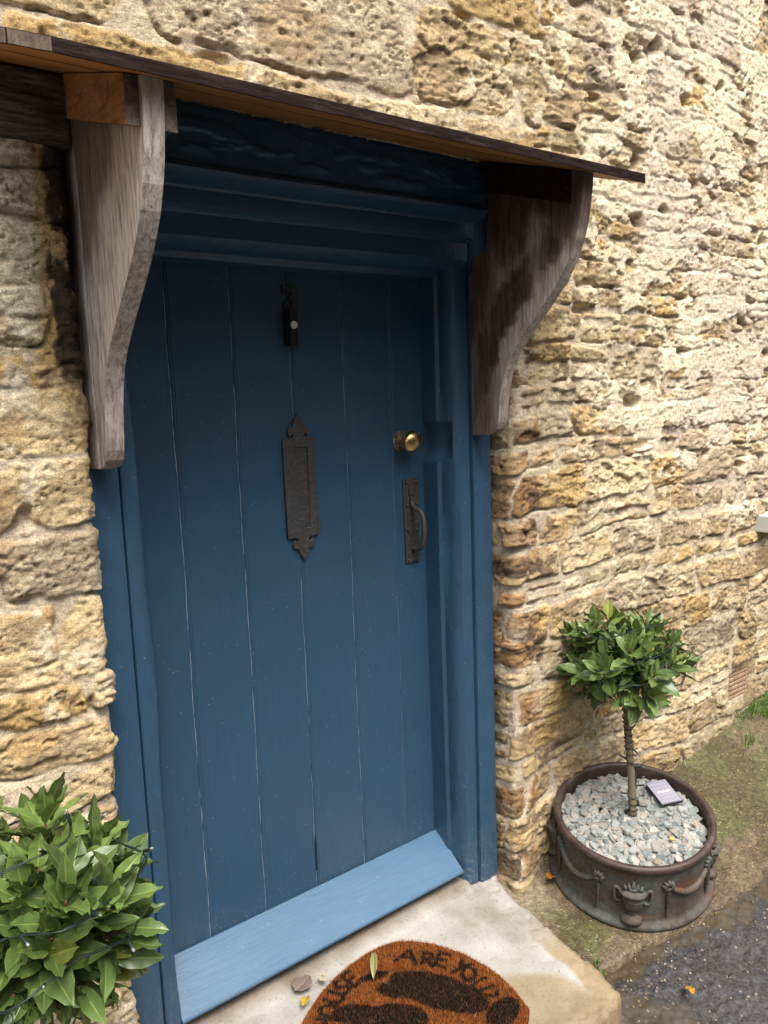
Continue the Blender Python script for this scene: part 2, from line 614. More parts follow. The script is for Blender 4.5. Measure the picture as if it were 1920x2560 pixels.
c = n.mix(n.math('MULTIPLY', st, 0.5), n.mix(n.noise(40, 3), (0.24, 0.23, 0.28), (0.30, 0.29, 0.34)), (0.42, 0.41, 0.45))
M['cells'] = n.done(c)
n = NT("silver_contact", 0.3, 0.5)
M['silver'] = n.done(n.mix(n.noise(30, 2), (0.75, 0.74, 0.70), (0.85, 0.84, 0.80)))
n = NT("coir_fibre", 0.85, 0.15)
M['coir'] = n.done(n.attr("col"))
n = NT("coir_backing", 0.9, 0.1)
M['coirback'] = n.done(n.mix(n.noise(60, 4), (0.030, 0.013, 0.006), (0.06, 0.024, 0.010)))
n = NT("terracotta_vent", 0.9, 0.15)
M['vent'] = n.done(n.ramp(n.noise(30, 5, 0.7), [(0.3, (0.24, 0.15, 0.09)), (0.6, (0.40, 0.28, 0.18)), (0.8, (0.48, 0.38, 0.26))]), None, n.bump(n.noise(70, 4), 0.4, 0.003))
n = NT("pale_green_paint", 0.45, 0.4)
M['palepaint'] = n.done(n.mix(n.noise(14, 4), (0.52, 0.55, 0.50), (0.62, 0.66, 0.61)), None, n.bump(n.noise(60, 4), 0.15, 0.002))
n = NT("grass_blade", 0.6, 0.3)
M['grass'] = n.done(n.attr("col"))
n = NT("rusty_nail", 0.8, 0.2)
M['rust'] = n.done(n.mix(n.noise(80, 3), (0.05, 0.022, 0.014), (0.12, 0.05, 0.03)))
n = NT("dark_void", 0.9, 0.1)
M['void'] = n.done(n.mix(n.noise(10, 2), (0.02, 0.018, 0.016), (0.03, 0.027, 0.024)))


# ================================================================== STRUCTURE: ground, road
def pz(x, y):
    return -0.02 + 0.152 * (x - 2.02) + 0.157 * (y + 0.36)


def grid_mesh(name, xs, ys, zf, mat, keep=None, attrs=None, parent=None):
    X, Y = np.meshgrid(xs, ys)
    Z = zf(X, Y)
    nx, ny = len(xs), len(ys)
    idx = np.arange(nx * ny).reshape(ny, nx)
    q = np.stack([idx[:-1, :-1], idx[:-1, 1:], idx[1:, 1:], idx[1:, :-1]], -1).reshape(-1, 4)
    if keep is not None:
        cx = (X[:-1, :-1] + X[1:, 1:]) / 2
        cy = (Y[:-1, :-1] + Y[1:, 1:]) / 2
        q = q[keep(cx, cy).ravel()]
    return np_mesh(name, np.stack([X, Y, Z], -1).reshape(-1, 3), q, mat, {k: f(X, Y).reshape(nx * ny, -1) for k, f in (attrs or {}).items()}, parent)


def np_mesh(name, co, q, mat, attrs, parent=None, smooth=True):
    me = bpy.data.meshes.new(name)
    me.vertices.add(len(co))
    me.vertices.foreach_set("co", np.asarray(co, np.float32).ravel())
    me.loops.add(len(q) * 4)
    me.loops.foreach_set("vertex_index", np.asarray(q, np.int32).ravel())
    me.polygons.add(len(q))
    me.polygons.foreach_set("loop_start", np.arange(0, len(q) * 4, 4, dtype=np.int32))
    me.polygons.foreach_set("loop_total", np.full(len(q), 4, np.int32))
    me.update(calc_edges=True)
    for k, v in attrs.items():
        if v.shape[1] == 1:
            a = me.attributes.new(k, 'FLOAT', 'POINT')
            a.data.foreach_set("value", v.astype(np.float32).ravel())
        else:
            a = me.attributes.new(k, 'FLOAT_COLOR', 'POINT')
            arr = np.ones((len(v), 4), np.float32)
            arr[:, :3] = v
            a.data.foreach_set("color", arr.ravel())
    if smooth:
        me.polygons.foreach_set("use_smooth", np.ones(len(q), bool))
    me.validate()
    return link(name, me, mat, parent)


def lines(segs):
    out = []
    for a, b, s in segs:
        out += list(np.arange(a, b - 1e-9, s))
    out.append(segs[-1][1])
    return np.array(out)


def edge_y(X):      # outer edge of the concrete apron along the wall
    return np.interp(X, [1.4, 1.667, 1.853, 2.023, 2.174, 2.334, 3.2, 6], [-0.50, -0.515, -0.555, -0.615, -0.634, -0.64, -0.66, -0.7]) + 0.03 * (fbm(X * 7, X * 0 + 3.3, 5, 3) - 0.5)


def pave_z(X, Y):
    d = Y - edge_y(X)
    z = pz(X, Y) + 0.010 * (fbm(X * 6, Y * 6, 11, 4) - 0.5) + 0.006 * (fbm(X * 40, Y * 40, 12, 3) - 0.5)
    z = z + 0.03 * sst(-0.30, -0.16, Y) * sst(2.2, 2.9, X) * fbm(X * 9, Y * 9, 14, 3)       # soil banked on the wall foot
    return z - 0.05 * sst(0.012, -0.012, d)


def pave_c(X, Y):
    moss = sst(0.47, 0.57, fbm(X * 7, Y * 7, 21, 5) + 0.10 * sst(2.3, 2.8, X))
    a = np.array([0.118, 0.086, 0.048])
    b = np.array([0.075, 0.075, 0.024])
    cc = a + (b - a) * (moss * 0.8)[..., None]
    br = sst(0.50, 0.58, fbm(X * 8 + 9, Y * 8, 22, 5))
    cc = cc * (1 - 0.55 * br[..., None]) + np.array([0.065, 0.040, 0.020]) * 0.55 * br[..., None]
    pale = sst(0.08, 0.0, np.hypot((X - 1.70) / 1.2, (Y + 0.22) / 1.2) - 0.03)
    cc = cc * (1 - 0.6 * pale[..., None]) + np.array([0.27, 0.22, 0.145]) * 0.6 * pale[..., None]
    return cc


pv = grid_mesh("pavement", lines([(-3.0, 0.4, 0.1), (0.4, 1.5, 0.03), (1.5, 3.5, 0.0065), (3.5, 6.0, 0.08)]),
               lines([(-0.76, -0.06, 0.0065), (-0.06, 0.05, 0.03)]), pave_z, M['pave'], None, {"col": pave_c})
tag(pv, kind="structure")


def road_z(X, Y):
    yy = np.maximum(Y, -1.6)
    base = -0.02 + 0.152 * (np.clip(X, -8, 12) - 2.02) + 0.157 * (yy + 0.36) - 0.018
    base = base + 0.02 * (Y - yy)
    return base + 0.006 * (fbm(X * 8, Y * 8, 31, 3) - 0.5) + 0.006 * (fbm(X * 75, Y * 75, 32, 2) - 0.5)


def road_d(X, Y):
    d = edge_y(X) - Y
    f = sst(0.045, 0.015, d + 0.14 * (fbm(X * 9, Y * 9, 33, 5, 0.6) - 0.5)) * (0.55 + 0.45 * sst(0.42, 0.5, fbm(X * 30, Y * 30, 36, 3)))
    f2 = sst(0.15, 0.09, np.hypot(X - 1.62, Y + 0.68) + 0.2 * (fbm(X * 8, Y * 8, 35, 4) - 0.5)) * 0.7
    return np.maximum(f, f2)


rd = grid_mesh("road", lines([(-60, -4, 7), (-4, 1.2, 0.2), (1.2, 2.8, 0.0065), (2.8, 5, 0.1), (5, 60, 6)]),
               lines([(-60, -4, 7), (-4, -1.35, 0.15), (-1.35, -0.45, 0.0065), (-0.45, -0.35, 0.05)]), road_z, M['road'], None, {"dirt": road_d})
tag(rd, kind="structure")

# ================================================================== COTTAGE WALL
XL, XR, YW, ZF = 0.522, 1.690, -0.20, 2.035
RET = 0.10
xs = lines([(-2.2, 0.16, 0.06), (0.16, 0.66, 0.0036), (0.66, 1.56, 0.0042), (1.56, 3.34, 0.0042), (3.34, 5.2, 0.05)])
zs = lines([(-0.9, -0.1, 0.05), (-0.1, 2.86, 0.0040), (2.86, 4.3, 0.06)])
X, Z = np.meshgrid(xs, zs)


def build_layout(rng, x0, x1, z0, z1, hmin, hmax, amin, amax):
    zb = [z0]
    while zb[-1] < z1:
        zb.append(zb[-1] + rng.uniform(hmin, hmax))
    rows = []
    for i in range(len(zb) - 1):
        hh = zb[i + 1] - zb[i]
        xb = [x0 - rng.uniform(0, 0.2)]
        while xb[-1] < x1:
            xb.append(xb[-1] + hh * rng.uniform(amin, amax))
        rows.append(np.array(xb))
    return np.array(zb), rows


rng = random.Random(21)
ZONES = [
    (build_layout(rng, -2.4, 0.75, -1.0, 2.15, 0.075, 0.155, 1.2, 3.0), 0.10),     # left of the door: large blocks
    (build_layout(rng, -2.4, 2.2, 1.8, 4.6, 0.13, 0.25, 1.5, 3.6), 0.05),          # above the canopy: very large stones
    (build_layout(rng, 1.5, 5.4, -1.0, 4.6, 0.058, 0.128, 1.1, 2.9), 0.22),        # right: thin coursed rubble
]


def wall_fields(X, Z):
    wx = X + 0.030 * (fbm(X * 4, Z * 4, 1, 3) - 0.5) * 2 * 0.7
    wz = Z + 0.026 * (fbm(X * 2.6, Z * 1.2, 2, 3) - 0.5) * 2
    wx2 = wx + 0.012 * (fbm(X * 20, Z * 20, 3, 4) - 0.5) * 2
    wz2 = wz + 0.007 * (fbm(X * 17, Z * 24, 4, 4) - 0.5) * 2
    zone = np.where(wx > 1.80 + 0.12 * (fbm(Z * 3, X * 0, 9, 2) - 0.5), 2, np.where(wz > 2.0, 1, np.where(wx < 1.1, 0, 2)))
    sh = X.shape
    d = np.zeros(sh)
    U = np.zeros(sh)
    V = np.zeros(sh)
    A = np.zeros(sh, np.int64)
    B = np.zeros(sh, np.int64)
    HH = np.ones(sh)
    for zi, ((zb, rows), split) in enumerate(ZONES):
        mz = zone == zi
        if not mz.any():
            continue
        x, z = wx2[mz], wz2[mz]
        r = np.clip(np.searchsorted(zb, z) - 1, 0, len(rows) - 1)
        za, zc = zb[r], zb[r + 1]
        xa = np.zeros_like(x)
        xc = np.ones_like(x)
        si = np.zeros(x.shape, np.int64)
        for i in np.unique(r):
            mk = r == i
            k = np.clip(np.searchsorted(rows[i], x[mk]) - 1, 0, len(rows[i]) - 2)
            xa[mk], xc[mk], si[mk] = rows[i][k], rows[i][k + 1], k
        a = (r + 1000 * (zi + 1)).astype(np.int64)
        rs = h2(a, si, 50)
        f = 0.38 + 0.24 * h2(a, si, 51)
        sp = rs < split
        zm = za + (zc - za) * f
        up = z > zm
        za2 = np.where(sp & up, zm, za)
        zc2 = np.where(sp & ~up, zm, zc)
        si = si + np.where(sp & up, 500, 0)
        w_, h_ = (xc - xa) / 2, (zc2 - za2) / 2
        u, v = x - (xa + xc) / 2, z - (za2 + zc2) / 2
        # each joint leans a little
        u = u + v * (h2(a, si, 52) - 0.5) * 0.9
        rr = np.minimum(w_, h_) * (0.12 + 0.45 * h2(a, si, 53))
        qx, qz = np.abs(u) - (w_ - rr), np.abs(v) - (h_ - rr)
        dd = -(np.hypot(np.maximum(qx, 0), np.maximum(qz, 0)) + np.minimum(np.maximum(qx, qz), 0) - rr)
        d[mz] = dd
        U[mz], V[mz], A[mz], B[mz], HH[mz] = u / w_, v / h_, a, si, h_
    R = lambda k: h2(A, B, k)
    jw = 0.0005 + 0.0055 * R(60) ** 1.5
    ew = 0.004 + 0.010 * R(61)
    smear = sst(0.53, 0.66, fbm(X * 6 + 3, Z * 8, 70, 4) + 0.05 * (zone == 2))
    jw = jw + 0.010 * smear
    # stones are undercut at the foot, weathered back at the top
    ew = ew * np.where(V < 0, 0.45, 1.0)
    e = sst(jw, jw + ew, d)
    gap = sst(0.0050, 0.0012, np.abs(d - jw * 0.6)) * sst(0.1, -0.5, V) * sst(0.44, 0.56, fbm(X * 9 + 11, Z * 12, 71, 3))
    # upper right: lime-crusted, pitted area
    g = sst(1.78, 2.35, X + 0.10 * (Z - 1.5)) * sst(0.75, 1.55, Z + 0.22 * (X - 2.4))
    g = np.maximum(g, 0.55 * sst(1.6, 2.0, X) * sst(2.0, 2.35, Z))
    cn = fbm(X * 9, Z * 11, 80, 5, 0.6)
    lim = 0.64 - 0.20 * g
    crust = sst(lim, lim + 0.018, cn) * np.clip(0.30 + 1.2 * g, 0, 1)
    hb = np.abs(fbm(X * 26, Z * 30, 82, 3) - 0.5) * 2
    holes = np.zeros(sh)
    hx, hid = worley((X + 0.02 * (fbm(X * 20, Z * 20, 84, 2) - 0.5) * 2) / 0.105, (Z + 0.02 * (fbm(X * 20, Z * 20, 85, 2) - 0.5) * 2) / 0.066, 86)
    hsz = 0.16 + 0.26 * np.abs(np.sin(hid * 91))
    holes = sst(hsz, hsz * 0.35, hx) * (hid < 0.03 + 0.11 * g) * np.clip(0.15 + g, 0, 1)
    # stone relief
    dip = (R(62) - 0.5) * 0.35
    lx, lz = X * np.cos(dip) + Z * np.sin(dip), Z * np.cos(dip) - X * np.sin(dip)
    off = R(63) * 40
    lam = fbm(lx * 7 + off, lz * 42 + off, 90, 4, 0.55)
    lam2 = fbm(lx * 22 + off, lz * 75, 91, 3, 0.6)
    big = fbm(X * 11 + off, Z * 14 + off, 92, 4, 0.55)
    st = big * 5.0
    terr = (np.floor(st) + sst(0.30, 0.62, st - np.floor(st))) / 5.0
    coarse = fbm(X * 60, Z * 70, 93, 3, 0.6)
    zf = np.where(zone == 2, 0.80, np.where(zone == 1, 0.75, 0.78))
    proud = 0.0035 + 0.0095 * R(64)
    tilt = (R(65) - 0.5) * 0.012 * U + (R(66) - 0.52) * 0.008 * V
    wpx, wpz = lx + 0.012 * (fbm(X * 40, Z * 40, 94, 2) - 0.5), lz + 0.010 * (fbm(X * 40, Z * 44, 98, 2) - 0.5)
    fa = facets(wpx / 0.095 + off, wpz / 0.034 + off, 200)
    fb = facets(wpx / 0.032 + off, wpz / 0.012 + off, 210)
    fc = facets(X / 0.014, Z / 0.011, 220)
    rough_ = 0.35 + 1.1 * R(71)
    H = e * (proud + tilt + rough_ * (0.007 * (terr - 0.5) + 0.007 * (lam - 0.5) + 0.005 * (lam2 - 0.5) + 0.0075 * fa + 0.0045 * fb)) * zf + (0.0018 + 0.0018 * e) * (coarse - 0.5) + 0.0020 * fc * (0.35 + 0.65 * e)
    H = H + (1 - e) * 0.006 * (fbm(X * 30, Z * 30, 95, 3) - 0.5) - 0.009 * gap
    H = H * (1 - 0.62 * crust) + crust * (0.0060 + 0.003 * (1 - hb)) + 0.005 * g * (fbm(X * 24, Z * 26, 96, 4, 0.6) - 0.5)
    fis = sst(0.030, 0.004, np.abs(fbm(lx * 13 + off, lz * 34, 230, 4, 0.6) - 0.5)) * sst(0.50, 0.60, fbm(X * 7 + off, Z * 9, 231, 3))
    H = H - 0.0055 * fis * e
    pit_, pid_ = worley(X / 0.030, Z / 0.022, 240)
    H = H - 0.006 * sst(0.30, 0.08, pit_) * (pid_ > 0.72) * e
    H = H - 0.036 * holes
    H = H - 0.030 * sst(0.62, 0.30, Z) * sst(1.72, 1.86, X) * sst(2.5, 2.3, X)     # wall battered back behind the planter
    # odd missing chips of mortar
    wv, wid = worley(X / 0.16, Z / 0.10, 120)
    chip = sst(0.30, 0.12, wv) * (wid > 0.86) * (1 - e)
    H = H - 0.02 * chip
    H = H + 0.018 * (fbm(X * 1.4, Z * 1.4, 97, 2) - 0.5)
    # ---- colour
    pal = np.array([[0.55, 0.395, 0.195], [0.65, 0.505, 0.285], [0.58, 0.39, 0.145], [0.38, 0.245, 0.118], [0.53, 0.42, 0.265], [0.36, 0.205, 0.082], [0.61, 0.455, 0.235]])
    pick = R(67)
    k0 = np.where(zone == 0, np.choose(np.clip((pick * 8).astype(int), 0, 7), [0, 1, 2, 6, 6, 1, 4, 6]),
                  np.where(zone == 1, np.choose(np.clip((pick * 8).astype(int), 0, 7), [0, 1, 4, 4, 6, 0, 2, 1]),
                           np.choose(np.clip((pick * 8).astype(int), 0, 7), [0, 1, 6, 0, 6, 4, 2, 0])))
    quoin = sst(1.86, 1.72, X) * sst(2.0, 1.9, Z) * (X > 1.2)
    k0 = np.where((quoin > 0.5) & (pick > 0.45), np.where(Z > 0.95, np.where(pick > 0.72, 5, 3), np.where(pick > 0.78, 5, 0)), k0)
    C = pal[k0]
    C = C * np.where(zone == 0, 1.16, np.where(zone == 1, 1.06, 1.0))[..., None]
    C = C * (0.80 + 0.36 * R(68))[..., None]
    var = fbm(X * 8 + off, Z * 14, 100, 4)
    C = C * (0.78 + 0.44 * var)[..., None]
    och = sst(0.56, 0.70, fbm(X * 5 + 7, Z * 8 + off, 101, 4)) * np.where(zone == 0, 0.65, np.where(zone == 1, 0.5, 0.3))
    C = C + (np.array([0.50, 0.27, 0.06]) - C) * (och * 0.75)[..., None]
    stn = sst(0.525, 0.585, fbm(X * 13 + off, Z * 20, 102, 5, 0.62)) * (0.25 + 0.75 * R(69))
    stn = np.minimum(1.2, stn * (1 + 0.5 * quoin))
    stn = stn * np.where(zone == 1, 0.35, np.where(zone == 0, 0.60, 0.90)) * (1 - 0.5 * g) + 0.0
    C = C + (np.array([0.135, 0.088, 0.052]) - C) * (stn * 0.86)[..., None]
    mort = np.array([0.68, 0.55, 0.365]) * (0.85 + 0.3 * fbm(X * 14, Z * 14, 103, 4))[..., None]
    grey = sst(0.50, 0.62, fbm(X * 2.2, Z * 2.2, 104, 3))
    mort = mort + (np.array([0.57, 0.47, 0.35]) - mort) * (grey * 0.7)[..., None]
    em = sst(jw - 0.002, jw + ew * 0.6, d + 0.006 * (coarse - 0.5))
    C = mort + (C - mort) * em[..., None]
    cr2 = np.maximum(crust, 0.9 * sst(0.66, 0.72, fbm(X * 12 + 31, Z * 14, 106, 5, 0.6)) * np.where(zone == 2, 0.35, 0.85))
    cream = np.array([0.88, 0.76, 0.52])
    C = C + (cream - C) * (cr2 * 0.9)[..., None]
    pink = sst(0.5, 0.62, fbm(X * 3, Z * 3 + 5, 108, 3)) * g
    C = C + (np.array([0.70, 0.56, 0.44]) - C) * (pink * 0.5)[..., None]
    C = C + (np.array([0.09, 0.065, 0.045]) - C) * (holes * 0.5)[..., None]
    # black and ochre weather stain on the blocks beside the left bracket
    sx = X + 0.040 * (fbm(X * 18, Z * 9, 110, 5, 0.6) - 0.5) * 2
    rg_ = (X < 0.9) * sst(1.40, 1.54, Z + 0.10 * (fbm(X * 20, Z * 9, 111, 3) - 0.5)) * (Z < 2.0)
    bl = sst(0.478, 0.492, sx) * rg_ * sst(0.34, 0.42, fbm(X * 22, Z * 11, 113, 5, 0.6))
    yl = sst(0.435, 0.470, sx) * rg_
    cm = sst(0.33, 0.38, sx) * rg_ * sst(0.46, 0.52, fbm(X * 9, Z * 9, 112, 5))
    C = C + (np.array([0.72, 0.63, 0.46]) - C) * (cm * 0.9)[..., None]
    C = C + (np.array([0.50, 0.31, 0.07]) - C) * (yl * 0.75)[..., None]
    C = C + (np.array([0.035, 0.029, 0.022]) - C) * (bl * 0.94)[..., None]
    # greened, damp foot of the wall
    ft = sst(0.20, 0.0, Z - pz(X, 0 * X - 0.2) + 0.1 * (fbm(X * 9, Z * 9, 115, 3) - 0.5)) * 0.6
    C = C + (np.array([0.26, 0.20, 0.12]) - C) * (ft * 0.8)[..., None]
    lum = (C @ np.array([0.3, 0.59, 0.11]))[..., None]
    C = (C * 0.88 + lum * 0.12) * 1.02
    return H, np.clip(C, 0.01, 0.9)


H, C = wall_fields(X, Z)
# timber lintel pocket and air-brick pocket
H = np.where((X < XL + 0.04) & (Z > 1.918) & (Z < 2.05), -0.045, H)
H = np.where((X > 2.887) & (X < 3.029) & (Z > 0.237) & (Z < 0.343), -0.06, H)
near = sst(0.05, 0.0, np.maximum(np.abs(X - 2.958) - 0.071, np.abs(Z - 0.29) - 0.054))
H = H * (1 - 0.8 * near * (H > -0.05))
rc = 0.022
nrmx, nrmy = np.zeros_like(X), -np.ones_like(X)
PX, PY = X.copy(), np.full_like(X, YW)
for sgn, xe in ((1, XL), (-1, XR)):
    wob = 0.010 * (fbm(Z * 6, Z * 0 + 2 + sgn, 130, 3) - 0.5) * 2
    s = sgn * (X - (xe + wob)) + rc
    mk = (s > 0) & (Z < ZF) & ((X < 1.1) if sgn > 0 else (X > 1.1))
    a = np.clip(s / rc, 0, math.pi / 2)
    ext = np.maximum(s - rc * math.pi / 2, 0)
    PX = np.where(mk, xe + wob + sgn * (-rc + rc * np.sin(a)), PX)
    PY = np.where(mk, YW + rc * (1 - np.cos(a)) + ext, PY)
    nrmx = np.where(mk, sgn * np.sin(a), nrmx)
    nrmy = np.where(mk, -np.cos(a), nrmy)
    H = np.where(mk & (ext > 0.03), H * np.clip(1 - (ext - 0.03) / 0.05, 0.15, 1), H)
PX = PX + nrmx * H
PY = PY + nrmy * H
PZ = Z + 0.35 * np.where(np.abs(H) < 0.04, H, 0) * (fbm(X * 30, Z * 30, 140, 2) - 0.5)
ny_, nx_ = X.shape
idx = np.arange(nx_ * ny_).reshape(ny_, nx_)
q = np.stack([idx[:-1, :-1], idx[:-1, 1:], idx[1:, 1:], idx[1:, :-1]], -1)
cx = (X[:-1, :-1] + X[1:, 1:]) / 2
cz = (Z[:-1, :-1] + Z[1:, 1:]) / 2
keep = ~((cz < ZF) & (cx > XL + RET) & (cx < XR - RET))
wall = thing("cottage_wall", "weathered golden rubble stone cottage wall around the blue door", "wall", (0, 0, 0))
np_mesh("stonework", np.stack([PX, PY, PZ], -1).reshape(-1, 3), q[keep], M['stone'], {"col": C.reshape(-1, 3)}, wall)
# wall core behind the face
bm = bmesh.new()
bm_box(bm, -2.2, 0.50, -0.12, 0.35, -0.9, 4.3)
bm_box(bm, 1.715, 5.2, -0.12, 0.35, -0.9, 4.3)
bm_box(bm, 0.50, 1.715, -0.10, 0.35, 2.06, 4.3)
frombm("wall_core", bm, M['void'], wall)
bm = bmesh.new()
bm_box(bm, -0.4, 0.540, -0.206, -0.125, 1.921, 2.042, 0.006)
bmesh.ops.subdivide_edges(bm, edges=[e for e in bm.edges if e.calc_length() > 0.3], cuts=60, use_grid_fill=True)
for v in bm.verts:
    if v.co.y < -0.19:
        t = v.co.x * 9
        v.co.y += 0.006 * math.sin(t * 1.7 + v.co.z * 60) * math.sin(t * 0.6)
        v.co.z += 0.004 * math.sin(t * 1.1)
frombm("timber_lintel", bm, M['lintel'], wall)
# air brick: lattice with real square openings
bm = bmesh.new()
ax0, ax1, az0, az1 = 2.889, 3.027, 0.239, 0.341
bm_box(bm, ax0, ax1, -0.150, -0.142, az0, az1)
for i in range(6):
    xx = ax0 + 0.004 + (ax1 - ax0 - 0.008) * i / 5
    bm_box(bm, xx - 0.0065, xx + 0.0065, -0.198, -0.151, az0, az1, 0.001)
for i in range(6):
    zz = az0 + 0.005 + (az1 - az0 - 0.010) * i / 5
    bm_box(bm, ax0, ax1, -0.2005, -0.1505, zz - 0.0055, zz + 0.0055, 0.001)
frombm("air_brick", bm, M['vent'], wall)

# ================================================================== DOORSTEP
step_poly = [(0.548, 0.10), (1.690, 0.10), (1.690, -0.118), (1.662, -0.149), (1.628, -0.227), (1.616, -0.318), (1.592, -0.405), (1.573, -0.486), (1.570, -0.536),
             (1.555, -0.60), (1.536, -0.669), (1.512, -0.692), (1.418, -0.715), (1.2, -0.728), (0.9, -0.735), (0.56, -0.73)]


def inpoly(px, py, poly):
    ins = np.zeros(px.shape, bool)
    j = len(poly) - 1
    for i in range(len(poly)):
        xi, yi = poly[i]
        xj, yj = poly[j]
        ins ^= ((yi > py) != (yj > py)) & (px < (xj - xi) * (py - yi) / (yj - yi + 1e-12) + xi)
        j = i
    return ins


def dpoly(px, py, poly):
    best = np.full(px.shape, 9.0)
    for i in range(len(poly)):
        a, b = np.array(poly[i - 1]), np.array(poly[i])
        ab = b - a
        t = np.clip(((px - a[0]) * ab[0] + (py - a[1]) * ab[1]) / (ab @ ab), 0, 1)
        best = np.minimum(best, np.hypot(px - a[0] - t * ab[0], py - a[1] - t * ab[1]))
    return best


gx = np.arange(0.50, 1.74, 0.0065)
gy = np.arange(-0.78, 0.10, 0.0065)
GX, GY = np.meshgrid(gx, gy)
ins = inpoly(GX, GY, step_poly)
dd = dpoly(GX, GY, step_poly)
sd_ = np.where(ins, dd, -dd)
jag = 0.010 * (fbm(GX * 22, GY * 22, 150, 3) - 0.5) * 2
e = sd_ + jag
SZ = 0.0 - 0.40 * sst(0.002, -0.007, e) - 0.006 * sst(0.016, 0.0, e)
SZ = SZ + 0.004 * (fbm(GX * 6, GY * 6, 151, 3) - 0.5) - 0.006 * sst(0.45, 0.30, fbm(GX * 60, GY * 60, 152, 3)) * sst(0.12, 0.02, e)
fil = sst(-0.155, -0.105, GY + 0.02 * (fbm(GX * 9, GY * 3, 153, 3) - 0.5)) * (GX < 1.56)
SZ = SZ + 0.018 * fil * (e > 0)
# worn edge is bare tan aggregate, middle is pale cement with a brown tide mark
rim_ = sst(0.062, 0.050, e + 0.05 * (fbm(GX * 9, GY * 9, 154, 3) - 0.5)) * sst(-0.33, -0.5, GY)
tide = sst(0.07, 0.03, np.hypot(GX - 1.33, (GY + 0.62) * 0.9) - 0.10 + 0.06 * (fbm(GX * 7, GY * 7, 155, 4) - 0.5))
SC_ = np.ones(GX.shape + (3,))
SC_ *= (1 - 0.45 * np.maximum(rim_, 0.9 * tide)[..., None] * np.array([0.55, 0.85, 1.3]))
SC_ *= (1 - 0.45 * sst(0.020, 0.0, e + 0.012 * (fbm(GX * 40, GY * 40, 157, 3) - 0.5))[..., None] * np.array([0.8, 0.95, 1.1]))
SC_ *= (0.86 + 0.28 * fbm(GX * 16, GY * 16, 158, 5, 0.6))[..., None]
SC_ *= (1 - 0.5 * fil[..., None] * np.array([0.9, 1.05, 1.15]) * (0.5 + 0.8 * fbm(GX * 12, GY * 12, 156, 4))[..., None])
ny_, nx_ = GX.shape
idx = np.arange(nx_ * ny_).reshape(ny_, nx_)
q = np.stack([idx[:-1, :-1], idx[:-1, 1:], idx[1:, 1:], idx[1:, :-1]], -1)
kk = (e > -0.03)
kf = kk[:-1, :-1] | kk[1:, 1:] | kk[:-1, 1:] | kk[1:, :-1]
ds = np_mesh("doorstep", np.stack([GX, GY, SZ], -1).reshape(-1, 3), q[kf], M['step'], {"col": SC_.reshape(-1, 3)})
tag(ds, "worn pale concrete doorstep slab below the blue door, carrying the orange doormat", "doorstep")

# ================================================================== DOOR FRAME
CX = 1.10
frame = thing("door_frame", "chunky blue painted timber door frame with moulded head and jambs", "door frame", (CX, -0.05, 0))
PROF = [(1.533, 0.06), (1.533, -0.058), (1.5415, -0.067), (1.5435, -0.088), (1.5475, -0.108), (1.557, -0.121), (1.572, -0.127), (1.590, -0.129),
        (1.5925, -0.1275), (1.5945, -0.119), (1.5975, -0.119), (1.600, -0.134), (1.606, -0.137), (1.660, -0.137), (1.667, -0.135), (1.671, -0.128), (1.671, 0.06)]


def jamb(side):
    V, Fc = [], []
    zs_ = sorted(set([round(0.004 + 1.80 * i / 110, 4) for i in range(111)] + [1.376, 1.368, 1.360, 1.352, 1.312, 1.300, 1.288, 1.276, 1.268]))
    rng = random.Random(5 if side > 0 else 9)
    for z in zs_:
        notch = 0.0
        if side > 0 and 1.266 < z < 1.380:
            notch = 0.020 * min(1, max(0, (1.380 - z) / 0.026)) * min(1, max(0, (z - 1.266) / 0.036))
        wv = 0.0035 * math.sin(z * 5.1 + 1 + side) + 0.0022 * math.sin(z * 13.7 + side)
        wv2 = 0.0025 * math.sin(z * 9.3 + 2 * side)
        ln = 0.005 * (z - 0.9) if z > 0.9 else 0.004 * (0.9 - z)      # posts are a little out of true
        for k, (x, y) in enumerate(PROF):
            if k in (0, 1):
                x = x + notch * 1.05 + ln
            if k == 2:
                x = x + notch + ln * .6
                y = y - (0.004 if notch > 0 else 0)
            if k == 3:
                x = x + notch * 0.75
            if 3 <= k <= 6:
                x = x + wv
                y = y + wv2 * (0.6 if k < 6 else 0.3)
            V.append((x if side > 0 else 2 * CX - x, y, z if k < 11 or z < 1.79 else 2.03))
    m = len(PROF)
    for i in range(len(zs_) - 1):
        for k in range(m - 1):
            a = i * m + k
            f = (a, a + 1, a + 1 + m, a + m)
            Fc.append(f if side < 0 else f[::-1])
    Fc.append(tuple(range(m)))
    Fc.append(tuple((len(zs_) - 1) * m + k for k in range(m)))
    o = raw("jamb", V, Fc, M['bluef'], frame)
    bm = bmesh.new()
    bm.from_mesh(o.data)
    bmesh.ops.recalc_face_normals(bm, faces=bm.faces)
    bm.to_mesh(o.data)
    bm.free()
    for p in o.data.polygons:
        p.use_smooth = True
    try:
        o.data.set_sharp_from_angle(angle=rad(32))
    except Exception:
        pass
    return o


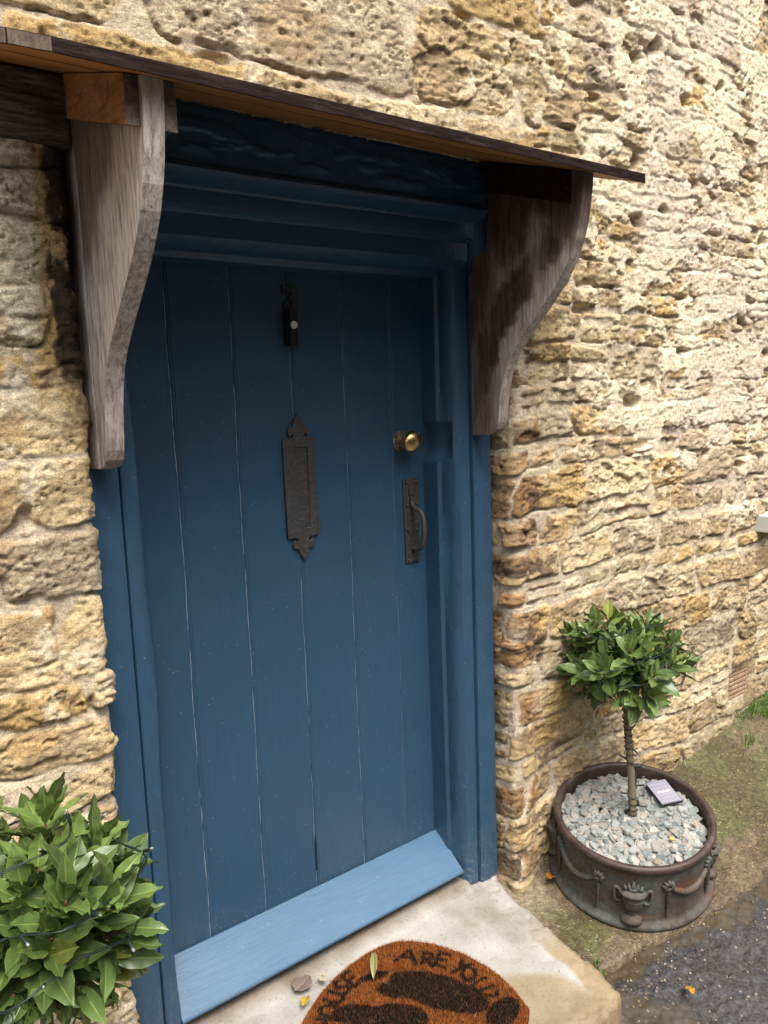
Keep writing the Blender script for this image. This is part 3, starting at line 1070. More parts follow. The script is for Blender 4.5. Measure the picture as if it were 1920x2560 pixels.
jamb(1)
jamb(-1)
HP = [(0.08, 1.768), (-0.058, 1.768), (-0.066, 1.776), (-0.070, 1.779), (-0.098, 1.781), (-0.118, 1.789), (-0.1325, 1.802), (-0.1335, 1.846), (-0.139, 1.851),
      (-0.154, 1.856), (-0.156, 1.862), (-0.156, 1.890), (-0.160, 1.895), (-0.196, 1.902), (-0.208, 1.908), (-0.212, 1.916), (-0.209, 1.924), (-0.202, 1.930), (-0.200, 1.96), (-0.198, 2.0395), (-0.190, 2.044), (0.08, 2.060)]
V, Fc = [], []
NS = 140
x0, x1 = 0.582, 1.5935
for i in range(NS + 1):
    x = x0 + (x1 - x0) * i / NS
    for k, (y, z) in enumerate(HP):
        yy, zz = y, z
        if 6 <= k <= 18:
            zz += 0.0016 * math.sin(x * 5 + 1) + 0.0004 * math.sin(x * 23 + k)
            yy += 0.0009 * math.sin(x * 7)
        if k == 1 or k == 2:
            zz += 0.003 * math.sin(x * 4)
        V.append((x, yy, zz))
m = len(HP)
for i in range(NS):
    for k in range(m - 1):
        a = i * m + k
        Fc.append((a, a + 1, a + 1 + m, a + m))
Fc.append(tuple(range(m))[::-1])
Fc.append(tuple(NS * m + k for k in range(m)))
hd = raw("head", V, Fc, M['bluef'], frame)
bm = bmesh.new()
bm.from_mesh(hd.data)
bmesh.ops.recalc_face_normals(bm, faces=bm.faces)
bm.to_mesh(hd.data)
bm.free()
for p in hd.data.polygons:
    p.use_smooth = True
try:
    hd.data.set_sharp_from_angle(angle=rad(30))
except Exception:
    pass
# heavy hand-hewn texture painted over on the top of the head
gxx = np.linspace(0.584, 1.592, 220)
gzz = np.linspace(1.932, 2.030, 40)
A_, B_ = np.meshgrid(gxx, gzz)
band = sst(1.935, 1.96, B_) * sst(2.045, 2.01, B_)
Yh = -0.2015 - sst(2.026, 2.000, B_) * band * 0.0050 * sst(0.45, 0.7, fbm(A_ * 14, B_ * 40, 160, 4)) - 0.002 * sst(2.028, 2.005, B_) * fbm(A_ * 30, B_ * 60, 161, 3)
idx = np.arange(A_.size).reshape(A_.shape)
q = np.stack([idx[:-1, :-1], idx[:-1, 1:], idx[1:, 1:], idx[1:, :-1]], -1).reshape(-1, 4)
np_mesh("hewn_beam_face", np.stack([A_ - CX, Yh + 0.05, B_], -1).reshape(-1, 3), q, M['bluef'], {}, frame)

# ================================================================== DOOR
door = thing("front_door", "blue painted plank door with black letter plate, brass knob and number 3", "door", (CX, 0, 0.02))
GR = [0.7922, 0.9502, 1.1113, 1.2720, 1.4289]
cols = [(0.60, 0, 0)]
for g in GR:
    cols += [(g - 0.012, 0, 0), (g - 0.0072, -0.0008, 0), (g - 0.0060, -0.0003, 1.0), (g - 0.0046, 0.0010, 1.0), (g - 0.0038, 0.0026, 0.0), (g - 0.0024, 0.0004, 0.0), (g + 0.0012, -0.0004, 0), (g + 0.0036, 0.0010, 0), (g + 0.0052, -0.0002, 0), (g + 0.011, 0, 0)]
cols.append((1.556, 0, 0))
V, Fc, cr = [], [], []
NR = 150
for i in range(NR + 1):
    z = 0.03 + 1.78 * i / NR
    for k, (x, y, c_) in enumerate(cols):
        gi = (k - 1) // 10
        jx = 0.0012 * math.sin(z * 7 + gi * 2.1) + 0.0007 * math.sin(z * 31 + gi)
        if k in (0, len(cols) - 1):
            jx = 0
        yb = 0.0012 * math.sin(x * 17 + z * 1.3) + 0.0008 * math.sin(z * 5 + gi * 3)
        V.append((x + jx, y + yb, z))
        cr.append(float(c_) * (0.75 if gi != 4 else 0.45))
m = len(cols)
for i in range(NR):
    for k in range(m - 1):
        a = i * m + k
        Fc.append((a, a + 1, a + 1 + m, a + m))
raw("plank_panel", V, Fc, M['blue'], door, False, {"crack": cr})
box("door_back", 0.60, 1.556, 0.012, 0.045, 0.03, 1.81, M['blue'], door, 0)
# split at the foot of the middle joint
prism("split_gap", [(1.1040, 0.185), (1.1075, 0.19), (1.1085, 0.262), (1.1060, 0.285), (1.1035, 0.26)], 'y', -0.0030, 0.004, M['void'], door)
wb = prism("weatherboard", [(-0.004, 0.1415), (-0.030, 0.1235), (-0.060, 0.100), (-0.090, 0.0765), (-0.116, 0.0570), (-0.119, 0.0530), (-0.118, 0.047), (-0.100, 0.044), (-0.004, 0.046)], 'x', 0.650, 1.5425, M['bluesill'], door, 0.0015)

# letter plate: frame with a fleur-de-lis at each end
fl = [(0.0, 0.062), (-0.006, 0.054), (-0.0125, 0.042), (-0.0145, 0.034), (-0.0135, 0.029), (-0.019, 0.0305), (-0.0255, 0.0295), (-0.0305, 0.0250), (-0.0315, 0.0180),
      (-0.0280, 0.0105), (-0.0245, 0.0085), (-0.0230, 0.0125), (-0.0190, 0.0145), (-0.0155, 0.0120), (-0.0150, 0.0075), (-0.0185, 0.0030), (-0.0260, 0.0010)]
LX0, LX1, LZ0, LZ1 = 1.0685, 1.1610, 1.1080, 1.3560
lc = (LX0 + LX1) / 2
top = [(lc + x, LZ1 + z) for x, z in fl[::-1]] + [(lc - x, LZ1 + z) for x, z in fl[1:]]
bot = [(lc - x, LZ0 - z) for x, z in fl[::-1]] + [(lc + x, LZ0 - z) for x, z in fl[1:]]
outline = [(LX0, LZ1)] + top + [(LX1, LZ1), (LX1, LZ0)] + bot + [(LX0, LZ0)]
hole = [(1.0940, 1.1280), (1.1390, 1.1280), (1.1390, 1.3365), (1.0940, 1.3365)]
lp = curve_plate("letter_plate", [outline, hole], -0.001, 0.0075, M['iron'], door, 0.001)
box("flap", 1.0935, 1.1395, -0.0045, 0.003, 1.1275, 1.3370, M['iron'], lp, 0.0006)

# house number 3 with a flat top and a ball terminal
n3 = [(-0.0195, 0.0285), (0.0205, 0.0285), (0.0205, 0.0135), (0.0075, 0.0030), (0.0165, 0.0000), (0.0215, -0.0080), (0.0220, -0.0160), (0.0185, -0.0240), (0.0110, -0.0285), (0.0, -0.0295),
      (-0.0110, -0.0280), (-0.0180, -0.0225), (-0.0200, -0.0150), (-0.0165, -0.0080), (-0.0110, -0.0065), (-0.0055, -0.0090), (-0.0045, -0.0150), (-0.0075, -0.0195), (-0.0030, -0.0225), (0.0030, -0.0205), (0.0060, -0.0150),
      (0.0050, -0.0075), (0.0, -0.0030), (-0.0055, -0.0015), (-0.0055, 0.0020), (0.0065, 0.0125), (0.0055, 0.0160), (-0.0125, 0.0160), (-0.0155, 0.0120), (-0.0195, 0.0120)]
curve_plate("house_number", [[(1.1125 + x, 1.7000 + z) for x, z in n3]], -0.001, 0.004, M['iron'], door, 0.0006)

# bell push
bell = prism("bell_push", [(1.0905, -0.001), (1.0905, -0.013), (1.0955, -0.025), (1.1165, -0.025), (1.1225, -0.014), (1.1225, -0.001)], 'z', 1.5845, 1.6690, M['plastic'], door, 0.0008)
bm = bmesh.new()
bmesh.ops.create_cone(bm, cap_ends=True, segments=32, radius1=0.0100, radius2=0.0088, depth=0.004, matrix=Matrix.Translation((1.1055, -0.0268, 1.6350)) @ Matrix.Rotation(rad(90), 4, 'X'))
frombm("button", bm, M['button'], bell)
box("battery_seam", 1.0950, 1.1170, -0.0256, -0.0240, 1.6070, 1.6082, M['void'], bell, 0)

# brass knob on its old rose, with an escutcheon beside it
Vl, Fl = lathe_geo([(0.0001, 0.0), (0.029, 0.0), (0.0295, 0.002), (0.027, 0.0045), (0.018, 0.006), (0.0001, 0.006)], 40)
knob_x, knob_z = 1.4515, 1.3285
rose = raw("rose", [(knob_x + x, -0.001 - z, knob_z + y) for x, y, z in Vl], Fl, M['rose'], door, False)
Vl, Fl = lathe_geo([(0.010, 0.004), (0.009, 0.016), (0.0095, 0.022), (0.014, 0.026), (0.0240, 0.031), (0.0290, 0.038), (0.0302, 0.046), (0.0280, 0.0545), (0.0218, 0.0615), (0.0122, 0.0650), (0.0001, 0.0662)], 48)
raw("knob", [(knob_x - 0.001 + x, -0.001 - z, knob_z + y) for x, y, z in Vl], Fl, M['brass'], door, True)
bm = bmesh.new()
for k in range(4):
    a = rad(45 + 90 * k)
    bmesh.ops.create_uvsphere(bm, u_segments=10, v_segments=6, radius=0.0026, matrix=Matrix.Translation((knob_x + 0.0225 * math.cos(a), -0.0062, knob_z + 0.0225 * math.sin(a))))
frombm("rose_screw", bm, M['rust'], rose, True)
Vl, Fl = [], []
NE = 28
for k in range(NE):
    a = 2 * math.pi * k / NE
    for rr_, dy in ((1.0, 0.0), (0.9, -0.004), (0.6, -0.004), (0.55, 0.0)):
        Vl.append((1.5215 + 0.0125 * rr_ * math.cos(a), -0.001 + dy, 1.3300 + 0.0205 * rr_ * math.sin(a)))
for k in range(NE):
    for j in range(3):
        a, b = k * 4 + j, ((k + 1) % NE) * 4 + j
        Fl.append((a, b, b + 1, a + 1))
raw("escutcheon", Vl, Fl, M['iron'], door, True)

# pull handle
hp = curve_plate("pull_handle", [[(1.4535, 1.2205), (1.5075, 1.2195), (1.5055, 0.9825), (1.4560, 0.9825)]], -0.001, 0.0045, M['iron'], door, 0.0008)
gp = spline([(1.478, -0.008, 1.157), (1.478, -0.013, 1.146), (1.479, -0.024, 1.138), (1.481, -0.043, 1.129), (1.4825, -0.052, 1.110), (1.483, -0.054, 1.085), (1.483, -0.052, 1.058), (1.482, -0.045, 1.036), (1.480, -0.033, 1.024), (1.479, -0.018, 1.021), (1.479, -0.006, 1.022)], 5)
rr_ = [0.0055 + 0.0022 * math.sin(math.pi * i / (len(gp) - 1)) for i in range(len(gp))]
tube("grip", gp, rr_, M['iron'], hp, 12)
prism("thumb_leaf", [(1.478, 1.206), (1.4715, 1.194), (1.4685, 1.183), (1.4735, 1.176), (1.475, 1.160), (1.474, 1.146), (1.483, 1.146), (1.482, 1.160), (1.4835, 1.176), (1.487, 1.184), (1.4845, 1.194)], 'y', -0.0105, -0.0050, M['iron'], hp, 0.0012)
bm = bmesh.new()
for x, z in [(1.464, 1.212), (1.500, 1.211), (1.463, 1.147), (1.499, 1.149), (1.464, 1.076), (1.500, 1.073), (1.464, 0.990), (1.499, 0.992), (1.480, 1.178)]:
    bmesh.ops.create_uvsphere(bm, u_segments=12, v_segments=8, radius=0.0042, matrix=Matrix.Translation((x, -0.0062 if z != 1.178 else -0.011, z)))
frombm("rivets", bm, M['iron'], hp, True)

# ================================================================== CANOPY ON BRACKETS
canopy = thing("door_canopy", "sloping dark brown board canopy on two carved weathered oak brackets over the door", "canopy", (CX, -0.2, 1.95))
TOPF, SLP = 1.958, 0.30


def under(y):
    return 1.9375 + SLP * (y + 0.55)


plan = [(0.405, -0.550), (1.785, -0.550), (1.785, -0.170), (0.330, -0.170), (0.330, -0.505), (0.352, -0.528)]
V, Fc, mi = [], [], []
k = len(plan)
for (x, y) in plan:
    V.append((x, y, under(y) + 0.0215))
for (x, y) in plan:
    V.append((x, y, under(y)))
Fc.append(tuple(range(k)))
mi.append(0)
Fc.append(tuple(range(k, 2 * k))[::-1])
mi.append(1)
for i in range(k):
    j = (i + 1) % k
    Fc.append((i, i + k, j + k, j))
    mi.append(2 if i in (4, 5, 3) else 0)
M['boardend'] = mat_wood("grey_board_end", (0.05, 0.035, 0.025), (0.12, 0.085, 0.06), (0.20, 0.15, 0.11), (6, 6, 3), 0.8, 14, 0.4)
ob = raw("roof_board", V, Fc, [M['fascia'], M['soffit'], M['boardend']], canopy, False, None, mi)
bm = bmesh.new()
bm.from_mesh(ob.data)
bmesh.ops.recalc_face_normals(bm, faces=bm.faces)
bmesh.ops.bevel(bm, geom=list(bm.edges), offset=0.0014, segments=1, affect='EDGES')
bm.to_mesh(ob.data)
bm.free()
# board joint seen from below
prism("board_joint", [(-0.430, under(-0.430) - 0.0006), (-0.427, under(-0.427) - 0.0006), (-0.427, under(-0.427) + 0.004), (-0.430, under(-0.430) + 0.004)], 'x', 0.335, 1.780, M['void'], canopy)

FRONT = [(1.340, -0.185), (1.3405, -0.200), (1.345, -0.214), (1.356, -0.227), (1.375, -0.235), (1.41, -0.240), (1.45, -0.246), (1.49, -0.256), (1.53, -0.272), (1.56, -0.292), (1.60, -0.330), (1.64, -0.370), (1.68, -0.410),
         (1.72, -0.445), (1.76, -0.472), (1.80, -0.490), (1.84, -0.502), (1.88, -0.509), (1.92, -0.514), (1.9475, -0.516)]
FZ, FY = [a for a, b in FRONT], [b for a, b in FRONT]


def bracket(x0, x1, yback, stain_shade_fn, parent):
    """solid scrolled bracket; side faces gridded so weather stain and painted shade can follow the timber."""
    zs_ = np.concatenate([np.array([1.340, 1.3405, 1.345, 1.356, 1.375]), np.linspace(1.39, 1.9475, 46)])
    NC = 14
    V, Fc, stn = [], [], []
    rng = np.random.RandomState(3)
    for xi, x in enumerate((x0, x1)):
        for z in zs_:
            yf = np.interp(z, FZ, FY)
            for c_ in range(NC + 1):
                t = c_ / NC
                yb = yback(z) if callable(yback) else yback
                y = yb + (yf - yb) * t
                zt = z
                if z > 1.93:
                    zt = under(y) - 0.0008
                V.append((x, y, zt))
                stn.append(float(stain_shade_fn(y, z)))
    nz = len(zs_)
    per = nz * (NC + 1)
    for xi in range(2):
        for i in range(nz - 1):
            for c_ in range(NC):
                a = xi * per + i * (NC + 1) + c_
                f = (a, a + 1, a + NC + 2, a + NC + 1)
                Fc.append(f if xi else f[::-1])
    for i in range(nz - 1):
        for c_ in (0, NC):
            a = i * (NC + 1) + c_
            Fc.append((a, a + NC + 1, a + NC + 1 + per, a + per))
    for i in (0, nz - 1):
        for c_ in range(NC):
            a = i * (NC + 1) + c_
            Fc.append((a, a + 1, a + 1 + per, a + per))
    o = raw("bracket", V, Fc, M['bracket'], parent, False, {"stain": stn})
    bm = bmesh.new()
    bm.from_mesh(o.data)
    bmesh.ops.recalc_face_normals(bm, faces=bm.faces)
    bm.to_mesh(o.data)
    bm.free()
    return o


def seg_d(y, z, P):
    best = 9
    for (a, b) in zip(P[:-1], P[1:]):
        dx, dz = b[0] - a[0], b[1] - a[1]
        t = max(0, min(1, ((y - a[0]) * dx + (z - a[1]) * dz) / (dx * dx + dz * dz)))
        w_ = a[2] + (b[2] - a[2]) * t
        best = min(best, math.hypot(y - a[0] - t * dx, z - a[1] - t * dz) - w_)
    return best


BAND = [(-0.165, 1.43, 0.012), (-0.185, 1.50, 0.026), (-0.205, 1.58, 0.034), (-0.255, 1.66, 0.044), (-0.315, 1.715, 0.042), (-0.37, 1.765, 0.032), (-0.42, 1.80, 0.024)]


def stain_shade_right(y, z):
    nz_ = 0.018 * (float(fbm(np.array(y * 34.0), np.array(z * 22.0), 170, 4)) - 0.5) * 2
    d_ = seg_d(y, z, BAND) + nz_
    s = (0.62 + 0.36 * float(fbm(np.array(y * 60.0), np.array(z * 6.0), 173, 3))) * float(sst(0.010, -0.006, np.array(d_)))
    up = 0.72 * float(sst(1.70, 1.86, np.array(z + nz_ * 3)))  # canopy shade painted over the upper part of the face
    brown = 0.62 * float(sst(-0.30, -0.17, np.array(y + nz_)))
    lt = float(sst(0.03, 0.0, np.array(math.hypot((y + 0.37) * 1.0, (z - 1.80) * 0.35) - 0.018 + nz_)))
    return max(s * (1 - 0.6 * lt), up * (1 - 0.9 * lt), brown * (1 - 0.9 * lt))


def stain_left(y, z):
    nz_ = 0.05 * (float(fbm(np.array(y * 26.0), np.array(z * 9.0), 171, 4)) - 0.5) * 2
    d_ = (z - 1.60) - 0.9 * (-(y) - 0.22) + nz_
    s = 0.55 * float(sst(0.02, 0.14, np.array(d_ - 0.02))) * float(sst(-0.47, -0.33, np.array(y + nz_ * 0.5)))
    return s


def back_right(z):
    # back edge scribed round the moulded head
    return float(np.interp(z, [1.34, 1.768, 1.775, 1.80, 1.815, 1.822, 1.895, 1.91, 1.926, 1.932, 2.05], [-0.1385, -0.1385, -0.150, -0.152, -0.160, -0.200, -0.214, -0.2155, -0.213, -0.203, -0.203]))


br = bracket(1.595, 1.630, back_right, stain_shade_right, canopy)
br["label"] = "right bracket with black water stain"
bl_ = bracket(0.545, 0.579, lambda z: float(np.interp(z, [1.34, 1.95], [-0.196, -0.205])), stain_left, canopy)
bl_["label"] = "left bracket, silvery grey"
prism("backing_strip", [(-0.138, 1.335), (-0.192, 1.338), (-0.201, 2.028), (-0.138, 2.045)], 'x', 0.5435, 0.5775, M['bracket'], bl_, 0.002)
bm = bmesh.new()
bmesh.ops.create_uvsphere(bm, u_segments=12, v_segments=6, radius=0.006, matrix=Matrix.Translation((0.5435, -0.172, 1.425)) @ Matrix.Diagonal((0.4, 1, 1, 1)))
frombm("nail", bm, M['rust'], bl_, True)


def cleat(x0, x1, ya, yb, parent, m=None):
    h = 0.074
    V = []
    for x in (x0, x1):
        for (y, t) in ((ya, 0), (yb, 0), (yb, 1), (ya, 1)):
            V.append((x, y, under(y) - 0.0015 - h * t))
    Fc = [(0, 1, 2, 3), (7, 6, 5, 4), (0, 4, 5, 1), (1, 5, 6, 2), (2, 6, 7, 3), (3, 7, 4, 0)]
    mi = [0, 0, 1, 1, 1, 1]
    o = raw("cleat", V, Fc, m or [M['cleat'], M['cleatend']], parent, False, None, mi if m is None else None)
    bm = bmesh.new()
    bm.from_mesh(o.data)
    bmesh.ops.recalc_face_normals(bm, faces=bm.faces)
    bmesh.ops.bevel(bm, geom=list(bm.edges), offset=0.0012, segments=1, affect='EDGES')
    bm.to_mesh(o.data)
    bm.free()
    return o


c1_ = cleat(0.521, 0.5445, -0.500, -0.245, canopy)
c1_["label"] = "orange cut cleat block outside the left bracket"
cleat(0.5795, 0.603, -0.505, -0.225, canopy, M['cleatend'])
c3_ = cleat(1.571, 1.5945, -0.480, -0.218, canopy, M['fascia'])
c3_["label"] = "dark cleat inside the right bracket"
cleat(1.6305, 1.654, -0.480, -0.235, canopy, M['cleatend'])

# ================================================================== PLANTER (tilted with the sloping pavement)
TILT = Matrix.Rotation(math.hypot(0.157, 0.152), 4, Vector((0.157, -0.152, 0)).normalized())
PH = 0.217


def make_planter(label, loc):
    o = bpy.data.objects.new("planter", None)
    COL.objects.link(o)
    o.matrix_world = Matrix.Translation(loc) @ TILT
    tag(o, label, "planter", "round cast iron planters flanking the door")
    prof = [(0.0001, 0.004), (0.238, 0.0), (0.2450, 0.004), (0.2455, 0.012), (0.2400, 0.018), (0.2310, 0.024), (0.2270, 0.034), (0.2250, 0.060), (0.2240, 0.11), (0.2235, 0.16), (0.2240, 0.185), (0.2265, 0.194)]
    Vp, Fp = lathe_geo(prof, 96)
    raw("body", Vp, Fp, M['pot'], o, True)
    prof = [(0.2262, 0.193), (0.2310, 0.196), (0.2345, 0.203), (0.2345, 0.210), (0.2310, 0.2165), (0.2250, 0.2180), (0.2175, 0.2170), (0.2145, 0.2120), (0.2125, 0.200), (0.2110, 0.150)]
    Vp, Fp = lathe_geo(prof, 96)
    raw("rim", Vp, Fp, M['rim'], o, True)
    # relief: four urns, rosettes with drops, garlands
    face = math.atan2(-0.57, -0.82) + 0.02

    def cyl(a, z, out):
        r = np.interp(z, [0.024, 0.034, 0.06, 0.2], [0.231, 0.227, 0.225, 0.2235]) + out
        return (r * math.cos(a), r * math.sin(a), z)
    rb_ = 0.2245
    for q4 in range(4):
        a0 = face + q4 * math.pi / 2
        if math.cos(a0 - face) < -0.5:
            continue
        up = [(0.0004, 0.0200), (0.0270, 0.0205), (0.0285, 0.0270), (0.0250, 0.0340), (0.0160, 0.0390), (0.0110, 0.0430), (0.0105, 0.0460), (0.0150, 0.0485), (0.0145, 0.0520), (0.0125, 0.0540), (0.0165, 0.0580), (0.0215, 0.0660), (0.0250, 0.0770), (0.0270, 0.0890),
              (0.0262, 0.0905), (0.0292, 0.0940), (0.0292, 0.0975), (0.0272, 0.1000), (0.0285, 0.1120), (0.0350, 0.1180), (0.0355, 0.1230), (0.0240, 0.1270), (0.0165, 0.1310), (0.0190, 0.1350), (0.0160, 0.1385), (0.0004, 0.1390)]
        Vu, Fu = lathe_geo(up, 20, -math.pi / 2, math.pi / 2, False)
        VV = []
        for (x, y, z) in Vu:                     # x outward, y tangent
            VV.append(cyl(a0 + 1.10 * y / rb_, z + 0.008, 0.85 * x))
        FF = list(Fu)
        # handles
        for s in (-1, 1):
            P = [cyl(a0 + 1.35 * s * t / rb_, z * 1.16 - 0.0135, 0.005) for t, z in [(0.022, 0.119), (0.034, 0.131), (0.037, 0.120), (0.036, 0.100), (0.031, 0.090), (0.022, 0.094)]]
            tube_geo(spline(P, 4), 0.0048, 7, VV, FF)
        # flames
        for t, hgt in ((-0.018, 0.014), (-0.009, 0.020), (0.0, 0.029), (0.009, 0.020), (0.018, 0.014)):
            P = [cyl(a0 + 1.3 * t * 0.6 / rb_, 0.139, 0.006), cyl(a0 + 1.3 * t / rb_, 0.139 + hgt * 0.5, 0.008), cyl(a0 + 1.4 * t / rb_, 0.139 + hgt, 0.002)]
            tube_geo(P, [0.0058, 0.0062, 0.0008], 7, VV, FF)
        raw("urn_relief", VV, FF, M['pot'], o, True)
        for s in (-1, 1):
            ar = a0 + s * 0.43
            VV, FF = [], []
            for k in range(8):
                aa = 2 * math.pi * k / 8
                P = [cyl(ar + 0.003 * math.cos(aa) / rb_, 0.150 + 0.003 * math.sin(aa), 0.007), cyl(ar + 0.012 * math.cos(aa) / rb_, 0.150 + 0.012 * math.sin(aa), 0.006), cyl(ar + 0.0185 * math.cos(aa) / rb_, 0.150 + 0.0185 * math.sin(aa), 0.0)]
                tube_geo(P, [0.0048, 0.0062, 0.003], 6, VV, FF)
            raw("rosette", VV, FF, M['pot'], o, True)
            VV, FF = [], []
            for k in range(11):
                z = 0.132 - 0.0082 * k
                P = [cyl(ar + (0.002 if k % 2 else -0.002) / rb_, z, 0.0035), cyl(ar, z - 0.004, 0.005), cyl(ar, z - 0.008, 0.001)]
                tube_geo(P, [0.0035, 0.0078 - 0.0003 * k, 0.0025], 6, VV, FF)
            raw("drop", VV, FF, M['pot'], o, True)
        # garland to the next rosette
        VV, FF = [], []
        aL, aR = a0 + 0.43, a0 + math.pi / 2 - 0.43
        P = []
        for k in range(29):
            t = k / 28
            sag = 0.042 * (1 - (2 * t - 1) ** 2)
            P.append(cyl(aL + (aR - aL) * t, 0.150 - sag, 0.003))
        rr_ = [0.0050 + 0.0045 * (1 - (2 * k / 28 - 1) ** 2) + (0.0022 if k % 2 else 0) for k in range(29)]
        tube_geo(P, rr_, 8, VV, FF)
        raw("garland", VV, FF, M['pot'], o, True)
    return o


PLOC = Vector((2.02, -0.36, -0.02))
planter = make_planter("round patinated cast iron planter with urn and garland relief holding slate chippings", PLOC)
PLOC2 = Vector((0.26, -0.49, pz(0.26, -0.49)))
planter2 = make_planter("round cast iron planter under the left bay tree beside the doorstep", PLOC2)


def make_chips(ploc, label, seed, dens=1.0):
    rng = random.Random(seed)
    V, Fc, colr = [], [], []
    pal = [(0.29, 0.295, 0.265), (0.23, 0.25, 0.23), (0.31, 0.29, 0.25), (0.175, 0.20, 0.19), (0.35, 0.32, 0.27), (0.255, 0.26, 0.25), (0.29, 0.30, 0.275)]
    cnt = int(900 * dens)
    for i in range(cnt):
        r = 0.203 * math.sqrt(rng.random())
        a = rng.uniform(0, 2 * math.pi)
        cx_, cy_ = r * math.cos(a), r * math.sin(a)
        mound = 0.012 * (1 - (r / 0.21) ** 2)
        cz_ = 0.172 + mound + rng.uniform(0, 0.012)
        L = rng.uniform(0.0115, 0.0215)
        Wd = L * rng.uniform(0.55, 0.85)
        th = rng.uniform(0.002, 0.0042)
        k = rng.randint(5, 8)
        rot = Matrix.Rotation(rng.uniform(0, 6.28), 3, 'Z')
        tl = Matrix.Rotation(rng.gauss(0.1, 0.36), 3, 'X') @ Matrix.Rotation(rng.gauss(0, 0.36), 3, 'Y')
        mm = tl @ rot
        b = len(V)
        cc = rng.choice(pal)
        f = rng.uniform(0.75, 1.15)
        if rng.random() < 0.012:
            cc, f = (0.50, 0.47, 0.41), 1
        if rng.random() < 0.03:
            cc = (0.30, 0.24, 0.19)
        angs = sorted([2 * math.pi * (j + rng.uniform(-0.3, 0.3)) / k for j in range(k)])
        for lay in (0, 1, 2):
            for an in angs:
                s = (1.0, 1.0, 0.84)[lay]
                p = Vector((L * s * math.cos(an), Wd * s * math.sin(an), (-th, th * 0.4, th)[lay]))
                p = mm @ p
                V.append((cx_ + p.x, cy_ + p.y, cz_ + p.z))
                colr.append(tuple(x * f for x in cc))
        Fc.append(tuple(b + j for j in range(k))[::-1])
        Fc.append(tuple(b + 2 * k + j for j in range(k)))
        for lay in (0, 1):
            for j in range(k):
                j2 = (j + 1) % k
                Fc.append((b + lay * k + j, b + lay * k + j2, b + (lay + 1) * k + j2, b + (lay + 1) * k + j))
    # soil bed under the chips
    b = len(V)
    for j in range(40):
        V.append((0.2115 * math.cos(2 * math.pi * j / 40), 0.2115 * math.sin(2 * math.pi * j / 40), 0.165))
        colr.append((0.10, 0.10, 0.09))
    V.append((0, 0, 0.176))
    colr.append((0.10, 0.10, 0.09))
    for j in range(40):
        Fc.append((b + j, b + (j + 1) % 40, b + 40))
    o = raw("slate_chippings", V, Fc, M['slate'], None, False, {"col": colr})
    o.matrix_world = Matrix.Translation(ploc) @ TILT
    tag(o, label, "gravel", None, "stuff")
    return o


make_chips(PLOC, "grey green slate chippings covering the soil in the right planter", 3, 1.15)
make_chips(PLOC2, "slate chippings in the planter of the left bay tree", 4, 0.5)


# ================================================================== BAY TREES
def leaf_geo(V, Fc, colr, base, direc, up, L, W, rng, col, bend=0.0):
    d = direc.normalized()
    s = d.cross(up)
    if s.length < 1e-4:
        s = d.orthogonal()
    s.normalize()
    nrm = s.cross(d).normalized()
    b = len(V)
    NL = 9
    ph = rng.uniform(0, 6.28)
    wav = rng.uniform(0.6, 1.9)
    cup = rng.uniform(0.10, 0.34)
    curl = rng.uniform(-0.25, 0.30) + bend
    tw = rng.uniform(-0.25, 0.25)
    midc = (min(col[0] * 1.75 + 0.05, 0.5), min(col[1] * 1.45 + 0.05, 0.5), col[2] * 1.25 + 0.015)
    edc = (min(col[0] * 1.35 + 0.025, 0.5), min(col[1] * 1.25 + 0.03, 0.5), col[2] * 1.05 + 0.008)
    for i in range(NL + 1):
        t = i / NL
        wd = W * 0.5 * (math.sin(math.pi * min(1, t * 0.93 + 0.055)) ** 0.80) * (1.0 if t < 0.6 else 1.0 - 0.25 * (t - 0.6) / 0.4)
        if i == 0:
            wd = W * 0.035
        if i == NL:
            wd = W * 0.02
        c_ = base + d * (L * t) + nrm * (-curl * L * t * t)
        ang = tw * t
        s2 = s * math.cos(ang) + nrm * math.sin(ang)
        for j, u in enumerate((-1, -0.86, -0.10, 0.0, 0.10, 0.86, 1)):
            edge = abs(u) ** 2
            zoff = cup * abs(u) * wd + (wav * 0.0022 * math.sin(ph + t * 21 + (2 if u > 0 else 0)) * edge if abs(u) > 0.5 else 0)
            if u == 0.0:
                zoff -= 0.0006
            p = c_ + s2 * (u * wd) + nrm * zoff
            V.append(tuple(p))
            if abs(u) < 0.01:
                colr.append(midc)
            elif abs(u) > 0.95:
                colr.append(edc)
            else:
                colr.append(col)
    for i in range(NL):
        for j in range(6):
            a = b + i * 7 + j
            Fc.append((a, a + 1, a + 8, a + 7))


